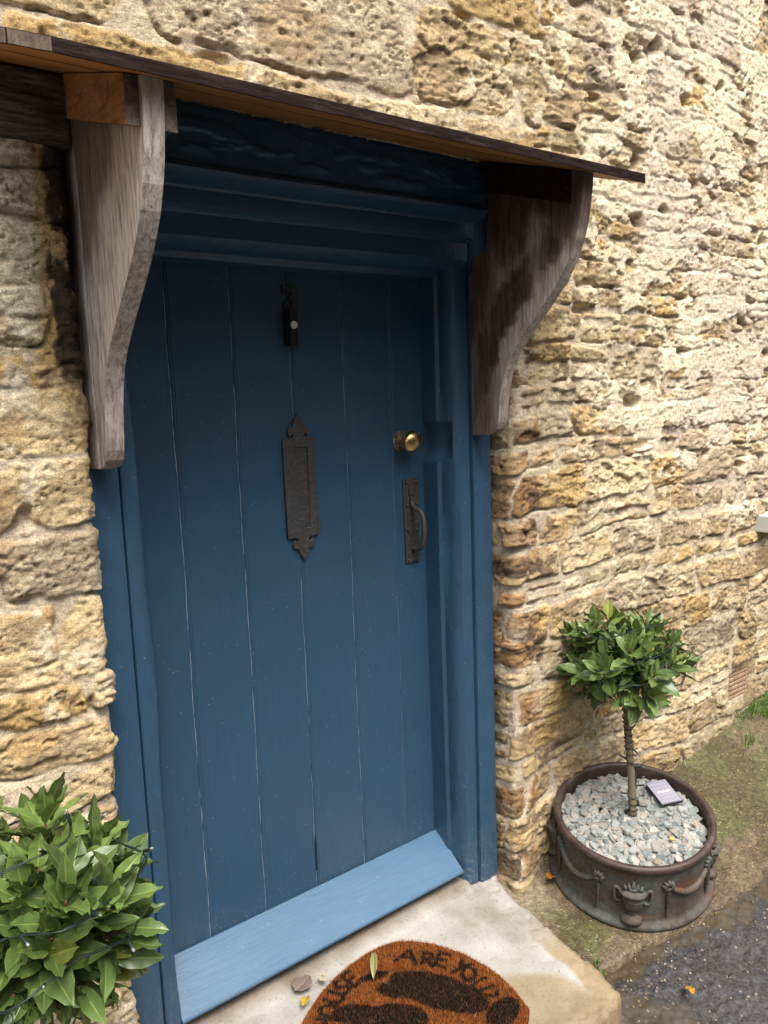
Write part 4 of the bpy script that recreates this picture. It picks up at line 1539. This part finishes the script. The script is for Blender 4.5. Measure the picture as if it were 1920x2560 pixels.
def bay_tree(label, trunk_pts, crown_c, rx, rz, seed, nsprig, lscale, pale):
    rng = random.Random(seed)
    base = Vector(trunk_pts[0])
    t = thing("bay_tree", label, "tree", tuple(base), "bay trees in round planters beside the door")
    tp = spline(trunk_pts, 6)
    rt = [0.0125 - 0.0025 * i / (len(tp) - 1) for i in range(len(tp))]
    tube("trunk", tp, rt, M['bark'], t, 12)
    V, Fc, colr = [], [], []
    TV, TF = [], []
    top = tp[-1]
    cc = Vector(crown_c)
    ga = math.pi * (3 - math.sqrt(5))
    for i in range(nsprig):
        # points over the crown volume, more of them near the outside
        zt = 1 - 1.82 * (i + 0.5) / nsprig
        a = ga * i + rng.uniform(-0.3, 0.3)
        rr = math.sqrt(max(0, 1 - zt * zt))
        shell = rng.choice([1.0, 1.0, 0.95, 0.72, 0.5]) * rng.uniform(0.84, 1.08)
        out = Vector((math.cos(a) * rr * rx, math.sin(a) * rr * rx, zt * rz))
        tip = cc + out * shell
        od = Vector((math.cos(a) * rr, math.sin(a) * rr, zt))
        axis = (od * 0.85 + Vector((0, 0, 0.62))).normalized()
        if zt < -0.45:
            axis = (od + Vector((0, 0, 0.12))).normalized()
        stem0 = tip - axis * (0.060 * lscale)
        hub = top + Vector((rng.uniform(-0.01, 0.01), rng.uniform(-0.01, 0.01), rng.uniform(-0.02, 0.12) * (rz / 0.19)))
        mid = hub * 0.45 + stem0 * 0.55 + Vector((0, 0, -0.012))
        tube_geo(spline([hub, mid, stem0, tip - axis * 0.012], 4), [0.0042] * 4 + [0.0032] * 4 + [0.0022] * 4 + [0.0018], 6, TV, TF)
        nl = rng.randint(7, 10)
        young = max(0.0, zt) * 0.5 + 0.3 * rng.random()
        for k in range(nl):
            f = k / nl
            az = k * 2.399 + rng.uniform(-0.4, 0.4)
            e1 = axis.orthogonal().normalized()
            e2 = axis.cross(e1)
            radial = e1 * math.cos(az) + e2 * math.sin(az)
            open_ = 1.25 - 0.95 * f + rng.uniform(-0.15, 0.2)
            dr = (axis * math.cos(open_) + radial * math.sin(open_))
            if zt < -0.3 and f < 0.6:
                dr = (dr + Vector((0, 0, -0.55))).normalized()
            pos = stem0 + axis * (0.052 * lscale * f) + radial * 0.002
            L = lscale * rng.uniform(0.060, 0.090) * (1 - 0.32 * f)
            Wd = L * rng.uniform(0.37, 0.50)
            y = young * (0.4 + 0.6 * f)
            g = rng.uniform(0.55, 1.28)
            c0 = Vector((0.052, 0.108, 0.022)) * (1 - y) + Vector((0.160, 0.235, 0.040)) * y
            c0 = c0 * (1 - pale) + Vector((0.150, 0.215, 0.070)) * pale
            if rng.random() < 0.025:
                c0 = Vector((0.20, 0.24, 0.05))
            leaf_geo(V, Fc, colr, pos, dr, axis, L, Wd, rng, tuple(c0 * g))
    raw("branches", TV, TF, M['twig'], t, True)
    raw("crown", V, Fc, M['leaf'], t, True, {"col": colr})
    return t, tp


tR, tpR = bay_tree("small standard bay tree with dense round green crown, right of the door", [(1.997, -0.386, 0.160), (2.003, -0.376, 0.28), (2.004, -0.362, 0.42), (2.006, -0.352, 0.545)],
                   (1.998, -0.348, 0.655), 0.168, 0.150, 14, 54, 1.12, 0.48)
tL, tpL = bay_tree("pale leaved bay tree at the bottom left corner, in front of the left jamb", [(0.285, -0.500, PLOC2.z + 0.16), (0.288, -0.492, 0.12), (0.282, -0.482, 0.34), (0.285, -0.478, 0.54)],
                   (0.286, -0.475, 0.682), 0.166, 0.150, 33, 66, 1.20, 0.42)


def bulb_part(parent, p, d, og):
    """socket sleeve with a clear tip; d = direction"""
    d = d.normalized()
    V, Fc = tube_geo([p, p + d * 0.004, p + d * 0.019, p + d * 0.021], [0.0016, 0.0027, 0.0027, 0.0018], 7)
    s = raw("socket", V, Fc, M['cable'], parent, True)
    V, Fc = tube_geo([p + d * 0.020, p + d * 0.024, p + d * 0.0265], [0.0023, 0.0022, 0.0008], 7)
    raw("bulb", V, Fc, M['bulb'], s, True)


def fairy(label, tp, crown_c, rx, rz, seed, turns, trunk, nb):
    rng = random.Random(seed)
    o = thing("fairy_lights", label, "string lights", tuple(tp[0]), "fairy lights wound round the bay trees")
    P = []
    bulbs = []
    if trunk:
        n_ = 9 * 22
        for i in range(n_):
            f = i / (n_ - 1)
            k = f * (len(tp) - 1)
            i0 = min(int(k), len(tp) - 2)
            c_ = tp[i0].lerp(tp[i0 + 1], k - i0)
            r = 0.0148 - 0.002 * f + 0.0022 * math.sin(i * 0.9)
            a = -i * 2 * math.pi / 12 * (1.0 + 0.3 * math.sin(i * .05))
            P.append(c_ + Vector((math.cos(a) * r, math.sin(a) * r, 0.0035 * math.sin(i * 0.7))))
            if i % 13 == 6 and i > 26:
                bulbs.append((P[-1].copy(), Vector((math.cos(a), math.sin(a), rng.uniform(-0.7, 0.5)))))
    cc = Vector(crown_c)
    pts = []
    for i in range(turns * 9):
        f = i / (turns * 9 - 1)
        a = i * 2 * math.pi / 9 + rng.uniform(-0.15, 0.15)
        zt = -0.75 + 1.6 * f
        rr = math.sqrt(max(0.05, 1 - zt * zt)) * rng.uniform(0.80, 1.16)
        pts.append(cc + Vector((math.cos(a) * rx * rr, math.sin(a) * rx * rr, zt * rz + rng.uniform(-0.012, 0.012))))
    S = spline(pts, 5)
    if P:
        S = spline([P[-1], (P[-1] + S[0]) / 2 + Vector((0, 0, -0.01)), S[0]], 4)[:-1] + S
    step_ = max(1, len(S) // nb)
    for i in range(step_ // 2, len(S) - 1, step_):
        od = (S[i] - cc).normalized()
        bulbs.append((S[i].copy(), od + Vector((rng.uniform(-.6, .6), rng.uniform(-.6, .6), rng.uniform(-.5, .7)))))
    # twin twisted flex
    allp = P + S
    V, Fc = [], []
    for ph in (0, math.pi):
        Q = [p + Vector((math.cos(i * 0.8 + ph), math.sin(i * 0.8 + ph), math.sin(i * 0.8 + ph))) * 0.0011 for i, p in enumerate(allp)]
        tube_geo(Q, 0.0011, 5, V, Fc)
    raw("cable", V, Fc, M['cable'], o, True)
    for p, d in bulbs:
        bulb_part(o, p, d, None)
    return o


fairy("dark green fairy light string spiralling up the right bay tree's trunk into its crown", tpR, (2.006, -0.345, 0.665), 0.175, 0.145, 5, 3, True, 12)
fairy("dark green fairy light string looped through the left bay tree's crown", tpL, (0.288, -0.475, 0.700), 0.162, 0.145, 8, 3, False, 20)

# solar panel on the chippings
sp_c = Vector((2.133, -0.402, 0.206))
sol = thing("solar_panel", "small black framed solar panel lying on the slate chippings", "solar panel", tuple(sp_c))
ex = Vector((0.064, -0.031, 0.004)).normalized()
ey = Vector((0.066, 0.076, 0.026)).normalized()
ez = ex.cross(ey).normalized()
ey = ez.cross(ex).normalized()
sol.rotation_euler = Matrix((ex, ey, ez)).transposed().to_euler()
ORG[sol.name] = Vector((0, 0, 0))
fr_ = box("frame", -0.037, 0.037, -0.051, 0.051, -0.009, 0.0, M['plastic'], sol, 0.003)
pn = box("panel", -0.0335, 0.0335, -0.0475, 0.0475, -0.002, 0.0012, M['cells'], sol, 0.0003)
box("contact_strip", -0.021, 0.021, -0.0035, 0.0015, 0.0008, 0.0017, M['silver'], pn, 0)

# ================================================================== DOORMAT
MAT_OUT = [(0.848, -0.280), (0.881, -0.258), (0.925, -0.230), (0.978, -0.203), (1.034, -0.184), (1.089, -0.173), (1.14, -0.168), (1.185, -0.170), (1.226, -0.182), (1.262, -0.208), (1.300, -0.262), (1.328, -0.33), (1.341, -0.406), (1.340, -0.46),
           (1.330, -0.515), (1.311, -0.577), (1.265, -0.612), (1.17, -0.640), (1.05, -0.645), (0.94, -0.605), (0.86, -0.53), (0.815, -0.44), (0.815, -0.35)]
STROKES = [
    [(0.9136, -0.2734), (0.9445, -0.3063)], [(0.8966, -0.2878), (0.9285, -0.319)], [(0.9285, -0.2897), (0.9129, -0.3033)],
    [(0.9642, -0.2851), (0.9551, -0.2909), (0.9434, -0.2891), (0.9335, -0.2805), (0.929, -0.2682), (0.9318, -0.2568), (0.9409, -0.2508), (0.9527, -0.2526), (0.9628, -0.2614), (0.9672, -0.2739), (0.9642, -0.2851)],
    [(0.9611, -0.2331), (0.9684, -0.252), (0.9826, -0.2662), (0.9995, -0.2613), (1.0037, -0.2486), (0.9871, -0.2183)],
    [(1.0239, -0.2066), (1.012, -0.2057), (1.0053, -0.2187), (1.0144, -0.2285), (1.0293, -0.2322), (1.0297, -0.2446), (1.0175, -0.2534), (1.0061, -0.2471)],
    [(1.0382, -0.1972), (1.0436, -0.2485)], [(1.0382, -0.1972), (1.064, -0.1933)], [(1.0411, -0.2229), (1.0595, -0.2187)], [(1.0436, -0.2485), (1.0650, -0.2402)],
    [(1.1762, -0.2418), (1.2301, -0.2372)], [(1.2301, -0.2372), (1.2074, -0.2895)], [(1.1994, -0.2437), (1.2179, -0.2661)],
    [(1.2528, -0.2668), (1.222, -0.2954)], [(1.2528, -0.2668), (1.2641, -0.283), (1.2524, -0.2976), (1.2341, -0.2864)], [(1.2396, -0.2913), (1.2341, -0.3201)],
    [(1.2847, -0.2936), (1.2423, -0.3213)], [(1.284, -0.2943), (1.2949, -0.3185)], [(1.263, -0.3078), (1.2739, -0.324)], [(1.2427, -0.3208), (1.2566, -0.3426)],
    [(1.3068, -0.3518), (1.2857, -0.3707)], [(1.312, -0.3794), (1.2857, -0.3707), (1.2575, -0.3703)],
    [(1.2973, -0.4131), (1.2854, -0.4203), (1.2732, -0.4204), (1.2652, -0.4134), (1.2644, -0.4019), (1.2712, -0.3901), (1.2831, -0.3826), (1.2955, -0.3824), (1.3037, -0.3896), (1.3043, -0.4013), (1.2973, -0.4131)],
    [(1.303, -0.4374), (1.2669, -0.4322), (1.2546, -0.4474), (1.2642, -0.4602), (1.298, -0.4688)],
    [(1.266, -0.4792), (1.2735, -0.4937), (1.2867, -0.4974), (1.2932, -0.4885)], [(1.2501, -0.4769), (1.2501, -0.4797)]]
OVALS = [(1.187, -0.395, 0.130, 0.056, -1.12), (1.045, -0.395, 0.082, 0.054, -0.62), (0.992, -0.325, 0.062, 0.034, -0.75), (1.255, -0.545, 0.056, 0.034, 0.25), (1.108, -0.322, 0.046, 0.026, -0.95), (1.10, -0.25, 0.040, 0.014, -0.35)]
outp = [Vector((x, y, 0)) for x, y in MAT_OUT]
rngm = np.random.RandomState(4)
NF = 74000
px = rngm.uniform(0.80, 1.35, NF)
py = rngm.uniform(-0.66, -0.16, NF)
kp = inpoly(px, py, MAT_OUT)
px, py = px[kp], py[kp]
jx = px + rngm.normal(0, 0.0012, px.size)
jy = py + rngm.normal(0, 0.0012, px.size)
dark = np.zeros(px.size, bool)
for st_ in STROKES:
    for a, b in zip(st_[:-1], st_[1:]):
        a, b = np.array(a), np.array(b)
        ab = b - a
        t = np.clip(((jx - a[0]) * ab[0] + (jy - a[1]) * ab[1]) / (ab @ ab), 0, 1)
        dark |= np.hypot(jx - a[0] - t * ab[0], jy - a[1] - t * ab[1]) < 0.0058
for (ox, oy, ra, rb, an) in OVALS:
    ca, sa = math.cos(an), math.sin(an)
    u = ((jx - ox) * ca + (jy - oy) * sa) / ra
    v = (-(jx - ox) * sa + (jy - oy) * ca) / rb
    dark |= (u * u + v * v) < 1.0
mat_o = thing("doormat", "round orange coir doormat with black lettering on the doorstep", "doormat", (1.08, -0.42, 0.004))
prism("backing", MAT_OUT, 'z', 0.004, 0.013, M['coirback'], mat_o, 0.001)
VF, FF, CF = [], [], []
for i in range(px.size):
    x, y = px[i], py[i]
    az = rngm.uniform(0, 6.28)
    ln_ = rngm.normal(0, 0.0017)
    ln2 = rngm.normal(0, 0.0017)
    hgt = rngm.uniform(0.006, 0.0105)
    if rngm.rand() < 0.04:
        ln_, ln2, hgt = ln_ * 4.0, ln2 * 4.0, hgt + 0.003
    wd = 0.00065
    dx, dy = math.cos(az) * wd, math.sin(az) * wd
    b = len(VF)
    VF += [(x - dx, y - dy, 0.0125), (x + dx, y + dy, 0.0125), (x + ln_, y + ln2, 0.0125 + hgt)]
    FF.append((b, b + 1, b + 2))
    if dark[i]:
        c0 = (0.009, 0.008, 0.007) if rngm.rand() < 0.95 else (0.22, 0.13, 0.06)
    else:
        r_ = rngm.rand()
        c0 = (0.42, 0.120, 0.024) if r_ < 0.5 else ((0.29, 0.074, 0.015) if r_ < 0.85 else (0.52, 0.24, 0.075))
    f = rngm.uniform(0.75, 1.2)
    CF += [tuple(x_ * f * 0.8 for x_ in c0), tuple(x_ * f * 0.8 for x_ in c0), tuple(x_ * f for x_ in c0)]
pile = raw("pile", VF, FF, M['coir'], mat_o, False, {"col": CF})
pile["kind"] = "stuff"


# ================================================================== FALLEN LEAVES
def fallen(label, loc, rotz, L, W, col, curl, tilt=(0.05, 0.05), group="fallen leaves by the door"):
    rng = random.Random(int(loc[0] * 1000))
    V, Fc, cc = [], [], []
    leaf_geo(V, Fc, cc, Vector((-L / 2, 0, 0)), Vector((1, 0, 0)), Vector((0, 0, 1)), L, W, rng, col, curl)
    zmin = min(v[2] for v in V)
    V = [(v[0], v[1], v[2] - zmin) for v in V]
    o = raw("fallen_leaf", V, Fc, M['dead'], None, True, {"col": cc})
    o.location = loc
    o.rotation_euler = (tilt[0], tilt[1], rotz)
    tag(o, label, "leaf", group)
    sm = o.modifiers.new("thick", 'SOLIDIFY')
    sm.thickness = 0.0006
    return o


SLx, SLy = 0.157, -0.15
fallen("orange yellow fallen leaf alone on the dark asphalt", (1.777, -0.704, pz(1.777, -0.704) - 0.008), 0.9, 0.050, 0.024, (0.52, 0.26, 0.03), 0.35, (SLx, SLy))
fallen("bright yellow fallen leaf at the left edge of the doormat", (0.925, -0.205, 0.005), 0.75, 0.055, 0.020, (0.62, 0.36, 0.04), 0.15)
fallen("purplish grey dead leaf under the weatherboard left of the doormat", (0.952, -0.152, 0.016), 0.4, 0.062, 0.052, (0.20, 0.15, 0.125), 0.15)
fallen("small pale cream leaf between the dead leaf and the doormat", (0.998, -0.172, 0.010), 1.1, 0.036, 0.022, (0.52, 0.42, 0.29), 0.2)
fallen("slim olive green leaf lying on the doormat lettering", (1.106, -0.246, 0.0265), -2.3, 0.066, 0.019, (0.22, 0.20, 0.08), 0.1)
fallen("rust orange leaf beside the foot of the planter", (1.790, -0.240, pz(1.79, -0.24) + 0.006), 0.2, 0.045, 0.026, (0.40, 0.13, 0.02), 0.5, (SLx, SLy))
fallen("upright red brown leaf in the corner between wall and planter", (1.862, -0.185, pz(1.86, -0.18) + 0.022), 1.9, 0.050, 0.022, (0.25, 0.075, 0.022), 0.4, (0.9, 0.5))
fallen("dark brown leaf tucked low between wall and planter", (1.850, -0.215, pz(1.85, -0.21) + 0.008), 0.9, 0.045, 0.022, (0.16, 0.05, 0.018), 0.5, (0.4, -0.3))
bm = bmesh.new()
bmesh.ops.create_icosphere(bm, subdivisions=2, radius=0.0075)
for v in bm.verts:
    v.co *= 1 + 0.12 * math.sin(v.co.x * 700) * math.sin(v.co.y * 600)
    v.co.z *= 0.75
pe = frombm("pebble", bm, M['vent'], None, True)
n = NT("yellow_pebble", 0.5, 0.4)
pe.data.materials[0] = n.done(n.mix(n.noise(60, 3), (0.60, 0.38, 0.05), (0.70, 0.50, 0.14)))
pe.location = (1.985, -0.525, 0.160)
tag(pe, "small yellow pebble on the slate chippings near the planter's front rim", "pebble")

# ================================================================== GRASS AND WEEDS
def grass(name, label, spots, seed, h0, h1):
    rng = random.Random(seed)
    V, Fc, cc = [], [], []
    for (x, y, r, cnt) in spots:
        for i in range(cnt):
            a = rng.uniform(0, 6.28)
            d = r * math.sqrt(rng.random())
            bx, by = x + d * math.cos(a), y + d * 0.6 * math.sin(a)
            bz = pz(bx, by) - 0.002
            hh = rng.uniform(h0, h1)
            lx, ly = rng.gauss(0, 0.5) * hh, rng.gauss(-0.2, 0.5) * hh
            wa = rng.uniform(0, 6.28)
            wx_, wy_ = math.cos(wa) * 0.0016, math.sin(wa) * 0.0016
            b = len(V)
            V += [(bx - wx_, by - wy_, bz), (bx + wx_, by + wy_, bz), (bx + lx * .5 + wx_ * .8, by + ly * .5 + wy_ * .8, bz + hh * .7), (bx + lx * .5 - wx_ * .8, by + ly * .5 - wy_ * .8, bz + hh * .7), (bx + lx, by + ly, bz + hh)]
            Fc += [(b, b + 1, b + 2, b + 3), (b + 3, b + 2, b + 4)]
            g = rng.uniform(0.7, 1.3)
            c0 = (0.10 * g, 0.19 * g, 0.03 * g)
            cc += [c0] * 5
    o = raw(name, V, Fc, M['grass'], None, False, {"col": cc})
    tag(o, label, "grass", None, "stuff")


grass("grass", "bright green grass and weeds on the bank at the right foot of the wall",
      [(3.12, -0.25, 0.10, 420), (3.28, -0.30, 0.14, 500), (3.00, -0.215, 0.05, 90), (3.10, -0.36, 0.07, 120), (2.84, -0.30, 0.04, 30), (3.35, -0.22, 0.12, 300)], 3, 0.015, 0.05)
grass("weeds", "tiny green tuft at the joint of doorstep and pavement", [(1.640, -0.525, 0.022, 110), (1.60, -0.57, 0.02, 60), (1.665, -0.50, 0.015, 40)], 6, 0.006, 0.020)

# loose grit on the pavement joint
rng = random.Random(12)
V, Fc, cc = [], [], []
for i in range(360):
    if i < 200:
        x, y = rng.gauss(1.70, 0.10), rng.gauss(-0.60, 0.07)
        z = pz(x, y) - 0.020
    else:
        x = rng.uniform(1.75, 3.2)
        y = float(edge_y(np.array(x))) + rng.gauss(-0.01, 0.05)
        z = pz(x, y) - 0.010
    if inpoly(np.array([x]), np.array([y]), step_poly)[0]:
        continue
    r = rng.uniform(0.0015, 0.005)
    b = len(V)
    for k in range(6):
        d_ = [(1, 0, 0), (-1, 0, 0), (0, 1, 0), (0, -1, 0), (0, 0, 1), (0, 0, -1)][k]
        s = r * rng.uniform(0.7, 1.2)
        V.append((x + d_[0] * s, y + d_[1] * s, z + r * 0.6 + d_[2] * s * 0.8))
        cc.append(None)
    c0 = rng.choice([(0.22, 0.15, 0.08), (0.17, 0.13, 0.085), (0.34, 0.29, 0.21), (0.14, 0.09, 0.045), (0.09, 0.08, 0.07)])
    for k in range(6):
        cc[b + k] = c0
    for f in ((0, 2, 4), (2, 1, 4), (1, 3, 4), (3, 0, 4), (2, 0, 5), (1, 2, 5), (3, 1, 5), (0, 3, 5)):
        Fc.append(tuple(b + k for k in f))
o = raw("grit", V, Fc, M['grass'], None, True, {"col": cc})
tag(o, "loose tan grit scattered along the edge of pavement and asphalt", "grit", None, "stuff")

# ================================================================== WINDOW SILL at the right edge
sill = box("window_sill", 3.040, 3.75, -0.262, -0.16, 0.880, 0.948, M['palepaint'], None, 0.006)
tag(sill, "end of a pale green painted window sill at the right edge", "window sill")

# ================================================================== HOUSE ACROSS THE STREET (unseen behind the camera, added to block the low sky)
opp = thing("added_opposite_house", "two storey stone terrace house added unseen across the street to block low sky", "house", (1.0, -7.5, -1.2))
bm = bmesh.new()
bm_box(bm, -7.0, 9.0, -12.0, -7.5, -3.0, 4.6)
n = NT("opposite_stone", 0.9, 0.2)
M['opp'] = n.done(n.mix(n.noise(3, 5, 0.7, (1, 1, 3)), (0.09, 0.07, 0.05), (0.17, 0.13, 0.09)), None, n.bump(n.noise(9, 5), 0.5, 0.02))
frombm("wall", bm, M['opp'], opp)
n = NT("opposite_slates", 0.7, 0.3)
M['oroof'] = n.done(n.mix(n.noise(6, 5), (0.06, 0.06, 0.065), (0.12, 0.12, 0.125)))
prism("roof", [(-7.25, 4.55), (-9.75, 6.9), (-12.25, 4.55)], 'x', -7.2, 9.2, M['oroof'], opp)
n = NT("window_glass", 0.1, 0.5)
M['oglass'] = n.done(n.mix(n.noise(3, 2), (0.02, 0.025, 0.03), (0.04, 0.045, 0.05)))
for wx_, wz_ in [(-4.5, 0.2), (-1.5, 0.2), (3.5, 0.2), (6.5, 0.2), (-4.5, 2.7), (-1.0, 2.7), (2.5, 2.7), (6.0, 2.7)]:
    f_ = box("window", wx_ - 0.55, wx_ + 0.55, -7.52, -7.40, wz_, wz_ + 1.3, M['palepaint'], opp, 0.01)
    box("pane", wx_ - 0.47, wx_ + 0.47, -7.397, -7.390, wz_ + 0.08, wz_ + 1.22, M['oglass'], f_, 0)
box("door", 0.7, 1.6, -7.52, -7.42, -1.0, 1.1, M['fascia'], opp, 0.01)
